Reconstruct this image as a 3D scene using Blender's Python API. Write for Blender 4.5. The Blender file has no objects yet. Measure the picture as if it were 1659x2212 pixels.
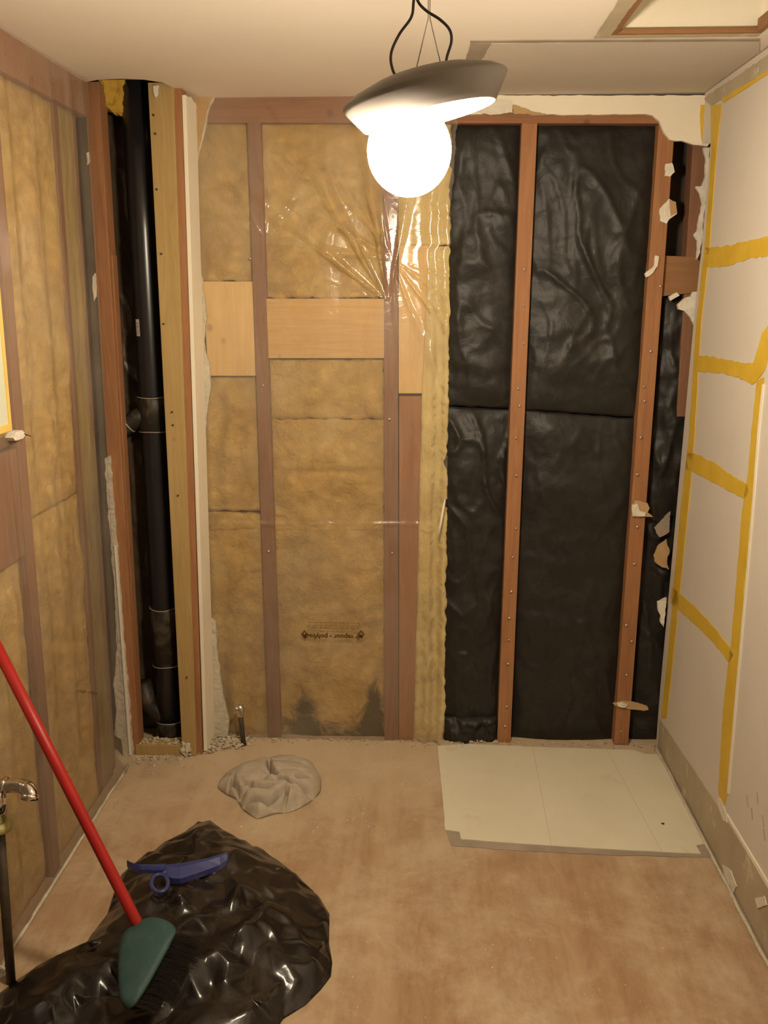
import bpy, bmesh, math, random
from mathutils import Vector, noise

random.seed(7)
scene = bpy.context.scene
COL = scene.collection
PI = math.pi

# ------------------------------------------------------------------ camera
IMG_W, IMG_H, FOC = 1659.0, 2212.0, 1850.0
PITCH = math.atan(465.0 / FOC)                    # looking down
YAW = math.atan(84.0 * math.cos(PITCH) / FOC)     # turned to the left
CAM_H = 1.555
cam_d = bpy.data.cameras.new('camera')
cam_d.sensor_fit = 'VERTICAL'; cam_d.sensor_height = 24.0
cam_d.lens = FOC * 24.0 / IMG_H
cam_d.clip_start = 0.02; cam_d.clip_end = 50
cam = bpy.data.objects.new('camera', cam_d)
cam.location = (0, 0, CAM_H)
cam.rotation_euler = (PI / 2 - PITCH, 0, YAW)
COL.objects.link(cam); scene.camera = cam

# ------------------------------------------------------------------ world, exposure
world = bpy.data.worlds.new('world'); scene.world = world
world.use_nodes = True
world.node_tree.nodes['Background'].inputs[0].default_value = (1.0, 0.75, 0.5, 1)
world.node_tree.nodes['Background'].inputs[1].default_value = 0.02
vs = scene.view_settings
vs.view_transform = 'Standard'; vs.look = 'None'; vs.gamma = 1.0; vs.use_curve_mapping = False
vs.exposure = 0.0
BULB_STRENGTH = 370.0
BULB_COLOR = (0.95, 0.79, 0.58)

# ------------------------------------------------------------------ room measures
D = 2.80            # front face of the back wall's studs
CEIL = 2.14
XL0, XLS = -1.0, 0.021       # left wall leans a little
XR0, XRS = 0.852, -0.0126    # so does the right wall
CHASE = 2.66        # front of the boxed pipe chase

sn, cs = math.sin, math.cos
FWD = Vector((-sn(YAW) * cs(PITCH), cs(YAW) * cs(PITCH), -sn(PITCH)))
RGT = Vector((cs(YAW), sn(YAW), 0))
UPV = RGT.cross(FWD)
EYE = Vector((0, 0, CAM_H))

def ray(x, y):
    return FWD + RGT * ((x - IMG_W / 2) / FOC) + UPV * (-(y - IMG_H / 2) / FOC)
def PY(x, y, Y=D):
    d = ray(x, y); return EYE + d * (Y / d.y)
def PZ(x, y, Z=0.0):
    d = ray(x, y); return EYE + d * ((Z - CAM_H) / d.z)
def PW(x, y, a, b):
    d = ray(x, y); return EYE + d * ((a + b * CAM_H) / (d.x - b * d.z))
def PL(x, y, off=0.0): return PW(x, y, XL0 + off, XLS)
def PR(x, y, off=0.0): return PW(x, y, XR0 - off, XRS)
def PT(x, y, t): return EYE + ray(x, y) * t

def fbm(v, o=4):
    return noise.fractal(v, 1.0, 2.0, o)
def nz(x, y, z=0.0): return noise.noise(Vector((x, y, z)))
def sst(a, b, x):
    t = max(0.0, min(1.0, (x - a) / (b - a))); return t * t * (3 - 2 * t)

# ------------------------------------------------------------------ materials
MATS = {}
class NT:
    def __init__(s, name):
        s.m = bpy.data.materials.new(name); s.m.use_nodes = True
        s.t = s.m.node_tree; s.b = s.t.nodes['Principled BSDF']
        s.out = s.t.nodes['Material Output']
    def n(s, typ, **kw):
        nd = s.t.nodes.new(typ)
        for k, v in kw.items(): setattr(nd, k, v)
        return nd
    def l(s, a, b): s.t.links.new(a, b)
    def coord(s, scale=(1, 1, 1), world=True):
        mp = s.n('ShaderNodeMapping'); mp.inputs['Scale'].default_value = scale
        if world: s.l(s.n('ShaderNodeNewGeometry').outputs['Position'], mp.inputs['Vector'])
        else: s.l(s.n('ShaderNodeTexCoord').outputs['Object'], mp.inputs['Vector'])
        return mp.outputs['Vector']
    def noise(s, vec, scale, detail=5, rough=0.55, dist=0.0):
        nd = s.n('ShaderNodeTexNoise'); nd.inputs['Scale'].default_value = scale
        nd.inputs['Detail'].default_value = detail; nd.inputs['Roughness'].default_value = rough
        nd.inputs['Distortion'].default_value = dist
        s.l(vec, nd.inputs['Vector']); return nd.outputs['Fac']
    def ramp(s, fac, stops):
        r = s.n('ShaderNodeValToRGB'); e = r.color_ramp.elements
        while len(e) < len(stops): e.new(0.5)
        for i, (p, c) in enumerate(stops):
            e[i].position = p; e[i].color = (c[0], c[1], c[2], 1) if len(c) == 3 else c
        s.l(fac, r.inputs['Fac']); return r.outputs['Color']
    def mix(s, fac, a, b, mode='MIX'):
        m = s.n('ShaderNodeMix', data_type='RGBA', blend_type=mode)
        for val, sock in ((fac, m.inputs[0]), (a, m.inputs[6]), (b, m.inputs[7])):
            if isinstance(val, (int, float)): sock.default_value = val
            elif isinstance(val, tuple): sock.default_value = (*val, 1)
            else: s.l(val, sock)
        return m.outputs[2]
    def math(s, op, a, b=0.0, clamp=False):
        m = s.n('ShaderNodeMath', operation=op, use_clamp=clamp)
        for val, sock in ((a, m.inputs[0]), (b, m.inputs[1])):
            if isinstance(val, (int, float)): sock.default_value = val
            else: s.l(val, sock)
        return m.outputs[0]
    def bump(s, h, strength=0.3, dist=0.01):
        b = s.n('ShaderNodeBump'); b.inputs['Strength'].default_value = strength
        b.inputs['Distance'].default_value = dist; s.l(h, b.inputs['Height'])
        s.l(b.outputs['Normal'], s.b.inputs['Normal']); return b.outputs['Normal']
    def col(s, c):
        if isinstance(c, tuple): s.b.inputs['Base Color'].default_value = (*c, 1)
        else: s.l(c, s.b.inputs['Base Color'])
    def set(s, rough=0.6, metal=0.0, spec=0.4):
        s.b.inputs['Roughness'].default_value = rough; s.b.inputs['Metallic'].default_value = metal
        s.b.inputs['Specular IOR Level'].default_value = spec

def mottled(name, c1, c2, scale=8.0, rough=0.7, spec=0.3, bump=0.15, bscale=60.0, bdist=0.004, stretch=(1, 1, 1), metal=0.0, extra=None):
    k = NT(name); v = k.coord(stretch)
    f = k.noise(v, scale, 6, 0.6)
    c = k.ramp(f, [(0.3, c1), (0.7, c2)])
    if extra:                     # (scale, colour, lo, hi): blotches with their own shape
        f2 = k.noise(v, extra[0], 7, 0.62, 0.4)
        msk = k.ramp(f2, [(extra[2], (0, 0, 0)), (extra[3], (1, 1, 1))])
        c = k.mix(msk, c, extra[1])
    k.col(c); k.set(rough, metal, spec)
    if bump: k.bump(k.noise(v, bscale, 4, 0.6), bump, bdist)
    MATS[name] = k.m; return k.m

def wood(name, c1, c2, axis='z', rough=0.65, knots=True):
    k = NT(name)
    st = {'z': (26, 26, 1.6), 'x': (1.6, 26, 26), 'y': (26, 1.6, 26)}[axis]
    v = k.coord(st)
    f = k.noise(v, 2.2, 8, 0.65, 1.2)
    c = k.ramp(f, [(0.28, c1), (0.72, c2)])
    big = k.noise(k.coord((3, 3, 3)), 2.0, 4, 0.6)
    c = k.mix(k.math('MULTIPLY', big, 0.35), c, tuple(x * 0.62 for x in c1))
    if knots:
        vo = k.n('ShaderNodeTexVoronoi'); vo.inputs['Scale'].default_value = 7.5
        k.l(k.coord((1, 1, 0.8)), vo.inputs['Vector'])
        msk = k.ramp(vo.outputs['Distance'], [(0.05, (1, 1, 1)), (0.1, (0, 0, 0))])
        c = k.mix(k.math('MULTIPLY', msk, 0.5), c, tuple(x * 0.35 for x in c1))
    k.col(c); k.set(rough, 0, 0.3)
    k.bump(f, 0.25, 0.003)
    MATS[name] = k.m; return k.m

mottled('ceiling_paint', (0.80, 0.72, 0.63), (0.83, 0.76, 0.67), 3.0, 0.75, 0.25, 0.08, 120, 0.002)
mottled('ceiling_bare', (0.58, 0.52, 0.45), (0.62, 0.56, 0.48), 5.0, 0.85, 0.2, 0.1, 120, 0.002)
mottled('paper_grey', (0.30, 0.25, 0.20), (0.40, 0.34, 0.27), 9.0, 0.9, 0.15, 0.2, 90, 0.003)
mottled('paper_brown', (0.42, 0.27, 0.13), (0.52, 0.36, 0.19), 12.0, 0.9, 0.15, 0.2, 90, 0.003)
mottled('drywall_cream', (0.80, 0.74, 0.60), (0.86, 0.80, 0.67), 6.0, 0.8, 0.2, 0.1, 90, 0.003)
mottled('gypsum', (0.68, 0.63, 0.52), (0.84, 0.80, 0.71), 30.0, 0.95, 0.1, 0.7, 70, 0.008)
mottled('gypsum_grey', (0.50, 0.45, 0.35), (0.68, 0.62, 0.50), 28.0, 0.95, 0.1, 0.7, 60, 0.01)
mottled('wall_paint', (0.62, 0.57, 0.51), (0.67, 0.62, 0.55), 2.5, 0.7, 0.3, 0.06, 160, 0.002)
mottled('glue_yellow', (0.62, 0.40, 0.035), (0.72, 0.49, 0.06), 14.0, 0.55, 0.35, 0.25, 50, 0.004)
mottled('bare_board', (0.40, 0.34, 0.24), (0.50, 0.43, 0.31), 7.0, 0.85, 0.2, 0.25, 60, 0.004, extra=(12.0, (0.62, 0.55, 0.42), 0.6, 0.68))
mottled('caulk', (0.82, 0.76, 0.62), (0.86, 0.80, 0.68), 20, 0.6, 0.3, 0.2, 80, 0.003)
wood('stud_wood', (0.30, 0.135, 0.06), (0.45, 0.22, 0.10))
wood('stud_old', (0.22, 0.10, 0.055), (0.33, 0.17, 0.095))
wood('plate_wood', (0.25, 0.11, 0.055), (0.37, 0.18, 0.09), 'x')
wood('pine', (0.70, 0.47, 0.19), (0.82, 0.60, 0.28))
wood('pine_dull', (0.40, 0.27, 0.10), (0.52, 0.37, 0.16))
wood('pine_across', (0.62, 0.39, 0.15), (0.74, 0.51, 0.22), 'x')
wood('block_wood', (0.26, 0.13, 0.055), (0.36, 0.19, 0.085), 'x')
mottled('sheathing', (0.05, 0.04, 0.03), (0.08, 0.06, 0.045), 10, 0.9)

def fibreglass():
    k = NT('fibreglass'); v = k.coord()
    f = k.noise(v, 7.0, 8, 0.68, 0.6)
    c = k.ramp(f, [(0.3, (0.60, 0.37, 0.11)), (0.52, (0.78, 0.54, 0.19)), (0.74, (0.86, 0.67, 0.31))])
    f2 = k.noise(v, 3.0, 5, 0.6, 0.5)
    c = k.mix(k.ramp(f2, [(0.58, (0, 0, 0)), (0.72, (0.55, 0.55, 0.55))]), c, (0.45, 0.34, 0.13))
    # black mould creeping up from the sole plate of the middle bay
    sep = k.n('ShaderNodeSeparateXYZ'); k.l(v, sep.inputs[0])
    X, Z = sep.outputs['X'], sep.outputs['Z']
    fm = k.noise(v, 11.0, 8, 0.7, 0.9)
    thr = k.math('ADD', 0.045, k.math('MULTIPLY', k.math('SUBTRACT', fm, 0.42), 0.34))
    for x0, w, hgt in ((0.405, 0.05, 0.11), (0.165, 0.04, 0.16)):      # two plumes
        g = k.math('EXPONENT', k.math('MULTIPLY', k.math('POWER', k.math('DIVIDE', k.math('ADD', X, x0), w), 2.0), -1.0))
        thr = k.math('ADD', thr, k.math('MULTIPLY', g, hgt))
    inbay = k.math('LESS_THAN', k.math('ABSOLUTE', k.math('ADD', X, 0.31)), 0.22)
    m = k.math('MULTIPLY', k.math('SUBTRACT', thr, Z), 12.0, True)
    m = k.math('MULTIPLY', k.math('MULTIPLY', m, inbay), 0.9)
    c = k.mix(m, c, (0.045, 0.045, 0.022))
    k.col(c); k.set(0.95, 0, 0.1)
    k.bump(k.noise(v, 26.0, 8, 0.72, 0.6), 1.0, 0.02)
    MATS['fibreglass'] = k.m
fibreglass()
mottled('fibreglass_old', (0.22, 0.17, 0.075), (0.42, 0.30, 0.11), 5.0, 0.95, 0.1, 0.6, 30, 0.012, stretch=(1, 1, 0.3))
mottled('fibreglass_pale', (0.62, 0.48, 0.19), (0.74, 0.62, 0.31), 10.0, 0.95, 0.1, 0.6, 40, 0.01)
mottled('fibreglass_dark', (0.50, 0.30, 0.04), (0.66, 0.44, 0.09), 20.0, 0.9, 0.2, 0.8, 40, 0.02)

def clear_poly():
    k = NT('clear_poly'); v = k.coord()
    tr = k.n('ShaderNodeBsdfTransparent'); tr.inputs[0].default_value = (0.97, 0.95, 0.92, 1)
    k.col((0.75, 0.66, 0.55)); k.set(0.9, 0, 0.0)
    gl = k.n('ShaderNodeBsdfGlossy'); gl.inputs['Roughness'].default_value = 0.16
    gl.inputs[0].default_value = (1, 1, 1, 1)
    b = k.n('ShaderNodeBump'); b.inputs['Strength'].default_value = 0.35; b.inputs['Distance'].default_value = 0.006
    k.l(k.noise(v, 16.0, 4, 0.5, 0.8), b.inputs['Height'])
    k.l(b.outputs['Normal'], gl.inputs['Normal'])
    lw = k.n('ShaderNodeLayerWeight'); lw.inputs['Blend'].default_value = 0.2
    fr = k.math('ADD', k.math('MULTIPLY', lw.outputs['Fresnel'], 0.5), 0.05)
    hz = k.ramp(k.noise(v, 3.0, 4, 0.6), [(0.35, (0.08, 0.08, 0.08)), (0.7, (0.2, 0.2, 0.2))])
    m1 = k.n('ShaderNodeMixShader'); k.l(hz, m1.inputs[0]); k.l(tr.outputs[0], m1.inputs[1]); k.l(k.b.outputs[0], m1.inputs[2])
    m2 = k.n('ShaderNodeMixShader'); k.l(fr, m2.inputs[0]); k.l(m1.outputs[0], m2.inputs[1]); k.l(gl.outputs[0], m2.inputs[2])
    k.l(m2.outputs[0], k.out.inputs['Surface'])
    MATS['clear_poly'] = k.m
clear_poly()

def plastic(name, c, rough, spec=0.5, bump=0.0, bscale=20, dust=None):
    k = NT(name); v = k.coord()
    cc = k.ramp(k.noise(v, 9, 5), [(0.3, tuple(x * 0.85 for x in c)), (0.7, c)])
    if dust:
        f = k.noise(v, 14, 8, 0.7, 0.6)
        cc = k.mix(k.ramp(f, [(0.5, (0, 0, 0)), (0.8, (dust[1],) * 3)]), cc, dust[0])
    k.col(cc); k.set(rough, 0, spec)
    if bump: k.bump(k.noise(v, bscale, 4, 0.55, 0.6), bump, 0.008)
    MATS[name] = k.m
plastic('black_wrap', (0.020, 0.018, 0.016), 0.46, 0.32, 0.3, 24, ((0.08, 0.07, 0.055), 0.3))
plastic('brown_wrap', (0.10, 0.07, 0.045), 0.35, 0.5, 0.5, 16, ((0.2, 0.15, 0.1), 0.5))
plastic('black_bag', (0.016, 0.012, 0.010), 0.22, 0.45, 0.06, 30, ((0.09, 0.07, 0.05), 0.35))
plastic('abs_black', (0.016, 0.015, 0.018), 0.28, 0.5)
plastic('abs_dusty', (0.022, 0.018, 0.014), 0.5, 0.4, 0, 20, ((0.22, 0.17, 0.11), 0.6))
plastic('broom_red', (0.40, 0.018, 0.015), 0.42, 0.4)
plastic('broom_teal', (0.032, 0.078, 0.076), 0.55, 0.3, 0, 20, ((0.12, 0.15, 0.13), 0.5))
plastic('bristle', (0.03, 0.022, 0.018), 0.7)
plastic('tool_blue', (0.04, 0.05, 0.19), 0.35, 0.5, 0, 20, ((0.25, 0.25, 0.33), 0.5))
plastic('cord_grey', (0.05, 0.045, 0.04), 0.5)
plastic('shade_grey', (0.22, 0.195, 0.175), 0.45, 0.5)  # bulb's glare is mixed into this grey, lighter than the bare dish
plastic('ink', (0.10, 0.06, 0.02), 0.8, 0.1)
plastic('ink_faint', (0.30, 0.19, 0.06), 0.8, 0.1)
plastic('sticker', (0.55, 0.52, 0.50), 0.6, 0.3, 0, 20)
plastic('sticker_ink', (0.2, 0.19, 0.19), 0.6, 0.3)
plastic('valve_green', (0.42, 0.38, 0.12), 0.5)
mottled('glue_ring', (0.30, 0.27, 0.24), (0.42, 0.38, 0.34), 20, 0.4, 0.5, 0)
mottled('shade_inside', (0.85, 0.8, 0.7), (0.87, 0.82, 0.72), 4, 0.5, 0.4, 0)
mottled('iron', (0.035, 0.026, 0.018), (0.08, 0.055, 0.03), 30, 0.6, 0.5, 0.3, 80, 0.002)
mottled('chrome', (0.62, 0.58, 0.52), (0.75, 0.71, 0.65), 20, 0.12, 0.5, 0, metal=1.0)
mottled('steel', (0.55, 0.50, 0.45), (0.7, 0.66, 0.6), 40, 0.35, 0.5, 0, metal=1.0)
mottled('screw', (0.6, 0.52, 0.45), (0.72, 0.64, 0.56), 40, 0.4, 0.5, 0, metal=0.7)
mottled('rag', (0.42, 0.36, 0.28), (0.54, 0.47, 0.38), 12, 0.97, 0.05, 0.5, 240, 0.003)
mottled('dust', (0.52, 0.44, 0.33), (0.64, 0.56, 0.43), 24, 0.97, 0.05, 0.6, 60, 0.008)
mottled('vinyl_white', (0.70, 0.66, 0.51), (0.76, 0.72, 0.57), 6, 0.55, 0.35, 0.06, 120, 0.002, extra=(5.0, (0.62, 0.55, 0.38), 0.62, 0.74))
mottled('panel_green', (0.55, 0.58, 0.46), (0.60, 0.63, 0.51), 3, 0.8, 0.2, 0.1, 90, 0.002)
mottled('vinyl_seam', (0.56, 0.51, 0.37), (0.6, 0.55, 0.4), 8, 0.6)
mottled('tape_yellow', (0.74, 0.50, 0.13), (0.80, 0.58, 0.19), 9, 0.7, 0.2, 0.1)

def floor_mat():
    k = NT('subfloor'); v = k.coord()
    g = k.noise(k.coord((22, 5.0, 1)), 1.3, 9, 0.7, 1.2)
    c = k.ramp(g, [(0.25, (0.30, 0.18, 0.10)), (0.75, (0.43, 0.285, 0.165))])
    # long lengthwise stripes left by the old flooring
    st = k.noise(k.coord((9, 0.25, 1)), 1.0, 3, 0.6)
    c = k.mix(k.ramp(st, [(0.46, (0, 0, 0)), (0.66, (0.38, 0.38, 0.38))]), c, (0.58, 0.45, 0.29))
    d = k.noise(v, 3.6, 10, 0.74, 0.3)
    c = k.mix(k.ramp(d, [(0.44, (0, 0, 0)), (0.66, (0.75, 0.75, 0.75))]), c, (0.56, 0.46, 0.32))
    sep = k.n('ShaderNodeSeparateXYZ'); k.l(v, sep.inputs[0])
    # sanding dust lies thick near the back wall
    nr = k.math('ADD', k.math('MULTIPLY', k.math('SUBTRACT', sep.outputs['Y'], 2.0), 1.5), k.math('MULTIPLY', k.math('SUBTRACT', k.noise(v, 5, 6, 0.6), 0.5), 1.6))
    c = k.mix(k.math('MULTIPLY', k.math('MINIMUM', k.math('MAXIMUM', nr, 0.0), 1.0), 0.6), c, (0.64, 0.53, 0.37))
    w = k.noise(k.coord((7, 2.0, 1)), 2.2, 9, 0.75, 0.8)
    c = k.mix(k.ramp(w, [(0.62, (0, 0, 0)), (0.72, (0.65, 0.65, 0.65))]), c, (0.27, 0.16, 0.085))
    sp = k.noise(v, 120.0, 3, 0.7)
    c = k.mix(k.ramp(sp, [(0.62, (0, 0, 0)), (0.78, (0.5, 0.5, 0.5))]), c, (0.66, 0.57, 0.43))
    sp2 = k.noise(v, 55.0, 4, 0.7)
    c = k.mix(k.ramp(sp2, [(0.66, (0, 0, 0)), (0.8, (0.6, 0.6, 0.6))]), c, (0.2, 0.12, 0.07))
    k.col(c); k.set(0.8, 0, 0.2)
    k.bump(k.noise(v, 70, 5, 0.65), 0.25, 0.003)
    MATS['subfloor'] = k.m
floor_mat()

def bulb_mat():
    k = NT('bulb_glow'); e = k.n('ShaderNodeEmission')
    e.inputs[0].default_value = (*BULB_COLOR, 1); e.inputs[1].default_value = BULB_STRENGTH
    k.l(e.outputs[0], k.out.inputs['Surface']); MATS['bulb_glow'] = k.m
bulb_mat()

# ------------------------------------------------------------------ object helpers
WLOC = {}
def wloc(o): return WLOC.get(o.name, Vector((0, 0, 0)))
def link(o, parent, origin):
    COL.objects.link(o)
    if parent:
        o.parent = parent; o.location = origin - wloc(parent)
    else:
        o.location = origin
    WLOC[o.name] = Vector(origin)

def empty(name, loc, label=None, cat=None, group=None, kind=None, parent=None):
    o = bpy.data.objects.new(name, None); o.empty_display_size = 0.05
    link(o, parent, Vector(loc)); tag(o, label, cat, group, kind); return o

def tag(o, label=None, cat=None, group=None, kind=None):
    if label: o['label'] = label
    if cat: o['category'] = cat
    if group: o['group'] = group
    if kind: o['kind'] = kind
    return o

def mesh(name, verts, faces, mat, parent=None, smooth=False, origin=None, bevel=0.0, label=None, cat=None, group=None, kind=None):
    """verts are world points; the object's origin sits at the base of the thing"""
    verts = [Vector(v) for v in verts]
    if origin is None:
        if parent: origin = wloc(parent)
        else:
            n = len(verts)
            origin = Vector((sum(v.x for v in verts) / n, sum(v.y for v in verts) / n, min(v.z for v in verts)))
    me = bpy.data.meshes.new(name)
    me.from_pydata([v - origin for v in verts], [], faces)
    bm = bmesh.new(); bm.from_mesh(me)
    bmesh.ops.remove_doubles(bm, verts=bm.verts, dist=1e-6)
    if bevel: bmesh.ops.bevel(bm, geom=bm.edges[:], offset=bevel, segments=2, profile=0.6, affect='EDGES', clamp_overlap=True)
    bmesh.ops.recalc_face_normals(bm, faces=bm.faces)
    if smooth:
        for f in bm.faces: f.smooth = True
    bm.to_mesh(me); bm.free()
    me.materials.append(MATS[mat])
    o = bpy.data.objects.new(name, me); link(o, parent, origin)
    tag(o, label, cat, group, kind); return o

BOXF = [(0, 1, 2, 3), (7, 6, 5, 4), (0, 4, 5, 1), (1, 5, 6, 2), (2, 6, 7, 3), (3, 7, 4, 0)]
def quad_box(name, q, depth, mat, parent=None, bevel=0.002, **kw):
    """q = four corners of the front face; depth = vector away from the room"""
    q = [Vector(p) for p in q]; d = Vector(depth)
    return mesh(name, q + [p + d for p in q], BOXF, mat, parent, bevel=bevel, **kw)
def box(name, a, b, mat, parent=None, bevel=0.0, **kw):
    x0, y0, z0 = a; x1, y1, z1 = b
    q = [(x0, y0, z0), (x1, y0, z0), (x1, y0, z1), (x0, y0, z1)]
    return quad_box(name, q, (0, y1 - y0, 0), mat, parent, bevel, **kw)

def roughen(pts, step, amp, seed=0.0):
    """subdivide a closed 3-D outline and jitter it in its own plane"""
    out = []; n = len(pts)
    nrm = Vector((0, 0, 0))
    for i in range(n): nrm += pts[i].cross(pts[(i + 1) % n])
    nrm = nrm.normalized() if nrm.length > 1e-9 else Vector((0, 1, 0))
    for i in range(n):
        a, b = pts[i], pts[(i + 1) % n]; L = (b - a).length
        k = max(1, int(L / step)); side = (b - a).normalized().cross(nrm) if L > 1e-9 else Vector()
        for j in range(k):
            p = a.lerp(b, j / k)
            out.append(p + side * (amp * (nz(p.x * 38 + seed, p.y * 38, p.z * 38) + 0.5 * nz(p.x * 110, p.y * 110 + seed, p.z * 110))))
    return out

def slab(name, pts, depth, mat, parent=None, rough=0.0, step=0.02, seed=0.0, bevel=0.0, **kw):
    """flat outline (world points) given real thickness along `depth`"""
    pts = [Vector(p) for p in pts]
    if rough: pts = roughen(pts, step, rough, seed)
    d = Vector(depth); n = len(pts)
    bm = bmesh.new()
    a = [bm.verts.new(p) for p in pts]; b = [bm.verts.new(p + d) for p in pts]
    ea = [bm.edges.new((a[i], a[(i + 1) % n])) for i in range(n)]
    eb = [bm.edges.new((b[i], b[(i + 1) % n])) for i in range(n)]
    bmesh.ops.triangle_fill(bm, edges=ea, use_beauty=True)
    bmesh.ops.triangle_fill(bm, edges=eb, use_beauty=True)
    for i in range(n): bm.faces.new((a[i], a[(i + 1) % n], b[(i + 1) % n], b[i]))
    bm.verts.index_update()
    v = [x.co.copy() for x in bm.verts]; f = [tuple(q.index for q in fc.verts) for fc in bm.faces]
    bm.free()
    return mesh(name, v, f, mat, parent, bevel=bevel, **kw)

def tube(name, path, radii, mat, parent=None, seg=14, cap=True, **kw):
    path = [Vector(p) for p in path]
    if not isinstance(radii, (list, tuple)): radii = [radii] * len(path)
    vs_, fs = [], []; n = len(path)
    up = None
    for i, p in enumerate(path):
        t = (path[min(i + 1, n - 1)] - path[max(i - 1, 0)]).normalized()
        if up is None: up = Vector((0, 0, 1)) if abs(t.z) < 0.9 else Vector((0, 1, 0))
        s = t.cross(up).normalized(); up = s.cross(t).normalized()
        for j in range(seg):
            a = 2 * PI * j / seg
            vs_.append(p + (s * cs(a) + up * sn(a)) * radii[i])
    for i in range(n - 1):
        for j in range(seg):
            k = (j + 1) % seg
            fs.append((i * seg + j, i * seg + k, (i + 1) * seg + k, (i + 1) * seg + j))
    if cap:
        fs.append(tuple(range(seg))); fs.append(tuple((n - 1) * seg + j for j in range(seg)))
    return mesh(name, vs_, fs, mat, parent, smooth=True, **kw)

def lathe(name, prof, axis_o, rot, mat, parent=None, seg=48, **kw):
    vs_, fs = [], []; n = len(prof)
    for r, z in prof:
        for j in range(seg):
            a = 2 * PI * j / seg
            vs_.append(Vector(axis_o) + rot @ Vector((r * cs(a), r * sn(a), z)))
    for i in range(n - 1):
        for j in range(seg):
            k = (j + 1) % seg
            fs.append((i * seg + j, i * seg + k, (i + 1) * seg + k, (i + 1) * seg + j))
    return mesh(name, vs_, fs, mat, parent, smooth=True, **kw)

def smooth_path(pts, per=8):
    pts = [Vector(p) for p in pts]; out = []
    for i in range(len(pts) - 1):
        p0 = pts[max(i - 1, 0)]; p1 = pts[i]; p2 = pts[i + 1]; p3 = pts[min(i + 2, len(pts) - 1)]
        for j in range(per):
            t = j / per
            out.append(0.5 * ((2 * p1) + (p2 - p0) * t + (2 * p0 - 5 * p1 + 4 * p2 - p3) * t * t + (3 * p1 - p0 - 3 * p2 + p3) * t ** 3))
    out.append(pts[-1]); return out

def pillow(name, q, outward, thick, bulge, amp, mat, parent=None, res=0.012, seed=0.0, freq=9.0, fold=None, ragged=0.0, **kw):
    """soft slab: q = TL, TR, BR, BL of its face; it bulges along `outward`"""
    tl, tr, br, bl = [Vector(p) for p in q]; o = Vector(outward).normalized()
    nu = max(6, int(((tr - tl).length + (br - bl).length) / 2 / res)); nv = max(6, int((bl - tl).length / res))
    vs_, fs = [], []
    for i in range(nv + 1):
        v = i / nv
        for j in range(nu + 1):
            u = j / nu
            uu, vv = u, v
            p = tl.lerp(tr, uu).lerp(bl.lerp(br, uu), vv)
            if ragged:
                e = nz(p.x * 30 + seed, p.y * 30, p.z * 30) + 0.6 * nz(p.x * 90 + seed, p.y * 90, p.z * 90)
                if j == 0: p += (tl - tr).normalized() * ragged * e
                elif j == nu: p += (tr - tl).normalized() * ragged * e
                elif i == 0 or i == nv: p += (tl - bl).normalized() * ragged * e
            w = (1 - abs(2 * u - 1) ** 5) * (1 - abs(2 * v - 1) ** 12)
            h = bulge * w * (0.6 + 0.4 * (1 - (2 * u - 1) ** 2))
            h += amp * fbm(Vector((p.x * freq + seed, p.y * freq, p.z * freq)), 4) * min(1.0, 0.25 + w)
            if fold: h += fold(p, u, v) * w
            vs_.append(p + o * h)
    idx = lambda i, j: i * (nu + 1) + j
    for i in range(nv):
        for j in range(nu): fs.append((idx(i, j), idx(i, j + 1), idx(i + 1, j + 1), idx(i + 1, j)))
    # closed back
    ring = [idx(0, j) for j in range(nu + 1)] + [idx(i, nu) for i in range(1, nv + 1)] + [idx(nv, j) for j in range(nu - 1, -1, -1)] + [idx(i, 0) for i in range(nv - 1, 0, -1)]
    base = len(vs_)
    for r in ring: vs_.append(vs_[r] - o * thick)
    m = len(ring)
    for i in range(m): fs.append((ring[i], ring[(i + 1) % m], base + (i + 1) % m, base + i))
    fs.append(tuple(base + i for i in range(m)))
    return mesh(name, vs_, fs, mat, parent, smooth=True, **kw)

def grid_sheet(name, fn, nu, nv, mat, parent=None, **kw):
    vs_ = [fn(j / nu, i / nv) for i in range(nv + 1) for j in range(nu + 1)]
    fs = [(i * (nu + 1) + j, i * (nu + 1) + j + 1, (i + 1) * (nu + 1) + j + 1, (i + 1) * (nu + 1) + j) for i in range(nv) for j in range(nu)]
    return mesh(name, vs_, fs, mat, parent, smooth=True, **kw)

def lerp_tab(tab, y):
    """piecewise linear x(y) from traced points sorted by y"""
    if y <= tab[0][0]: return tab[0][1]
    for (a, xa), (b, xb) in zip(tab, tab[1:]):
        if y <= b: return xa + (xb - xa) * (y - a) / (b - a)
    return tab[-1][1]

# =================================================================== STRUCTURE
Y0 = -1.3
fl = box('floor', (-1.35, Y0, -0.03), (1.15, 3.05, 0.0), 'subfloor', kind='structure', label='worn bare subfloor with stripes of old adhesive and dust')
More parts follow.
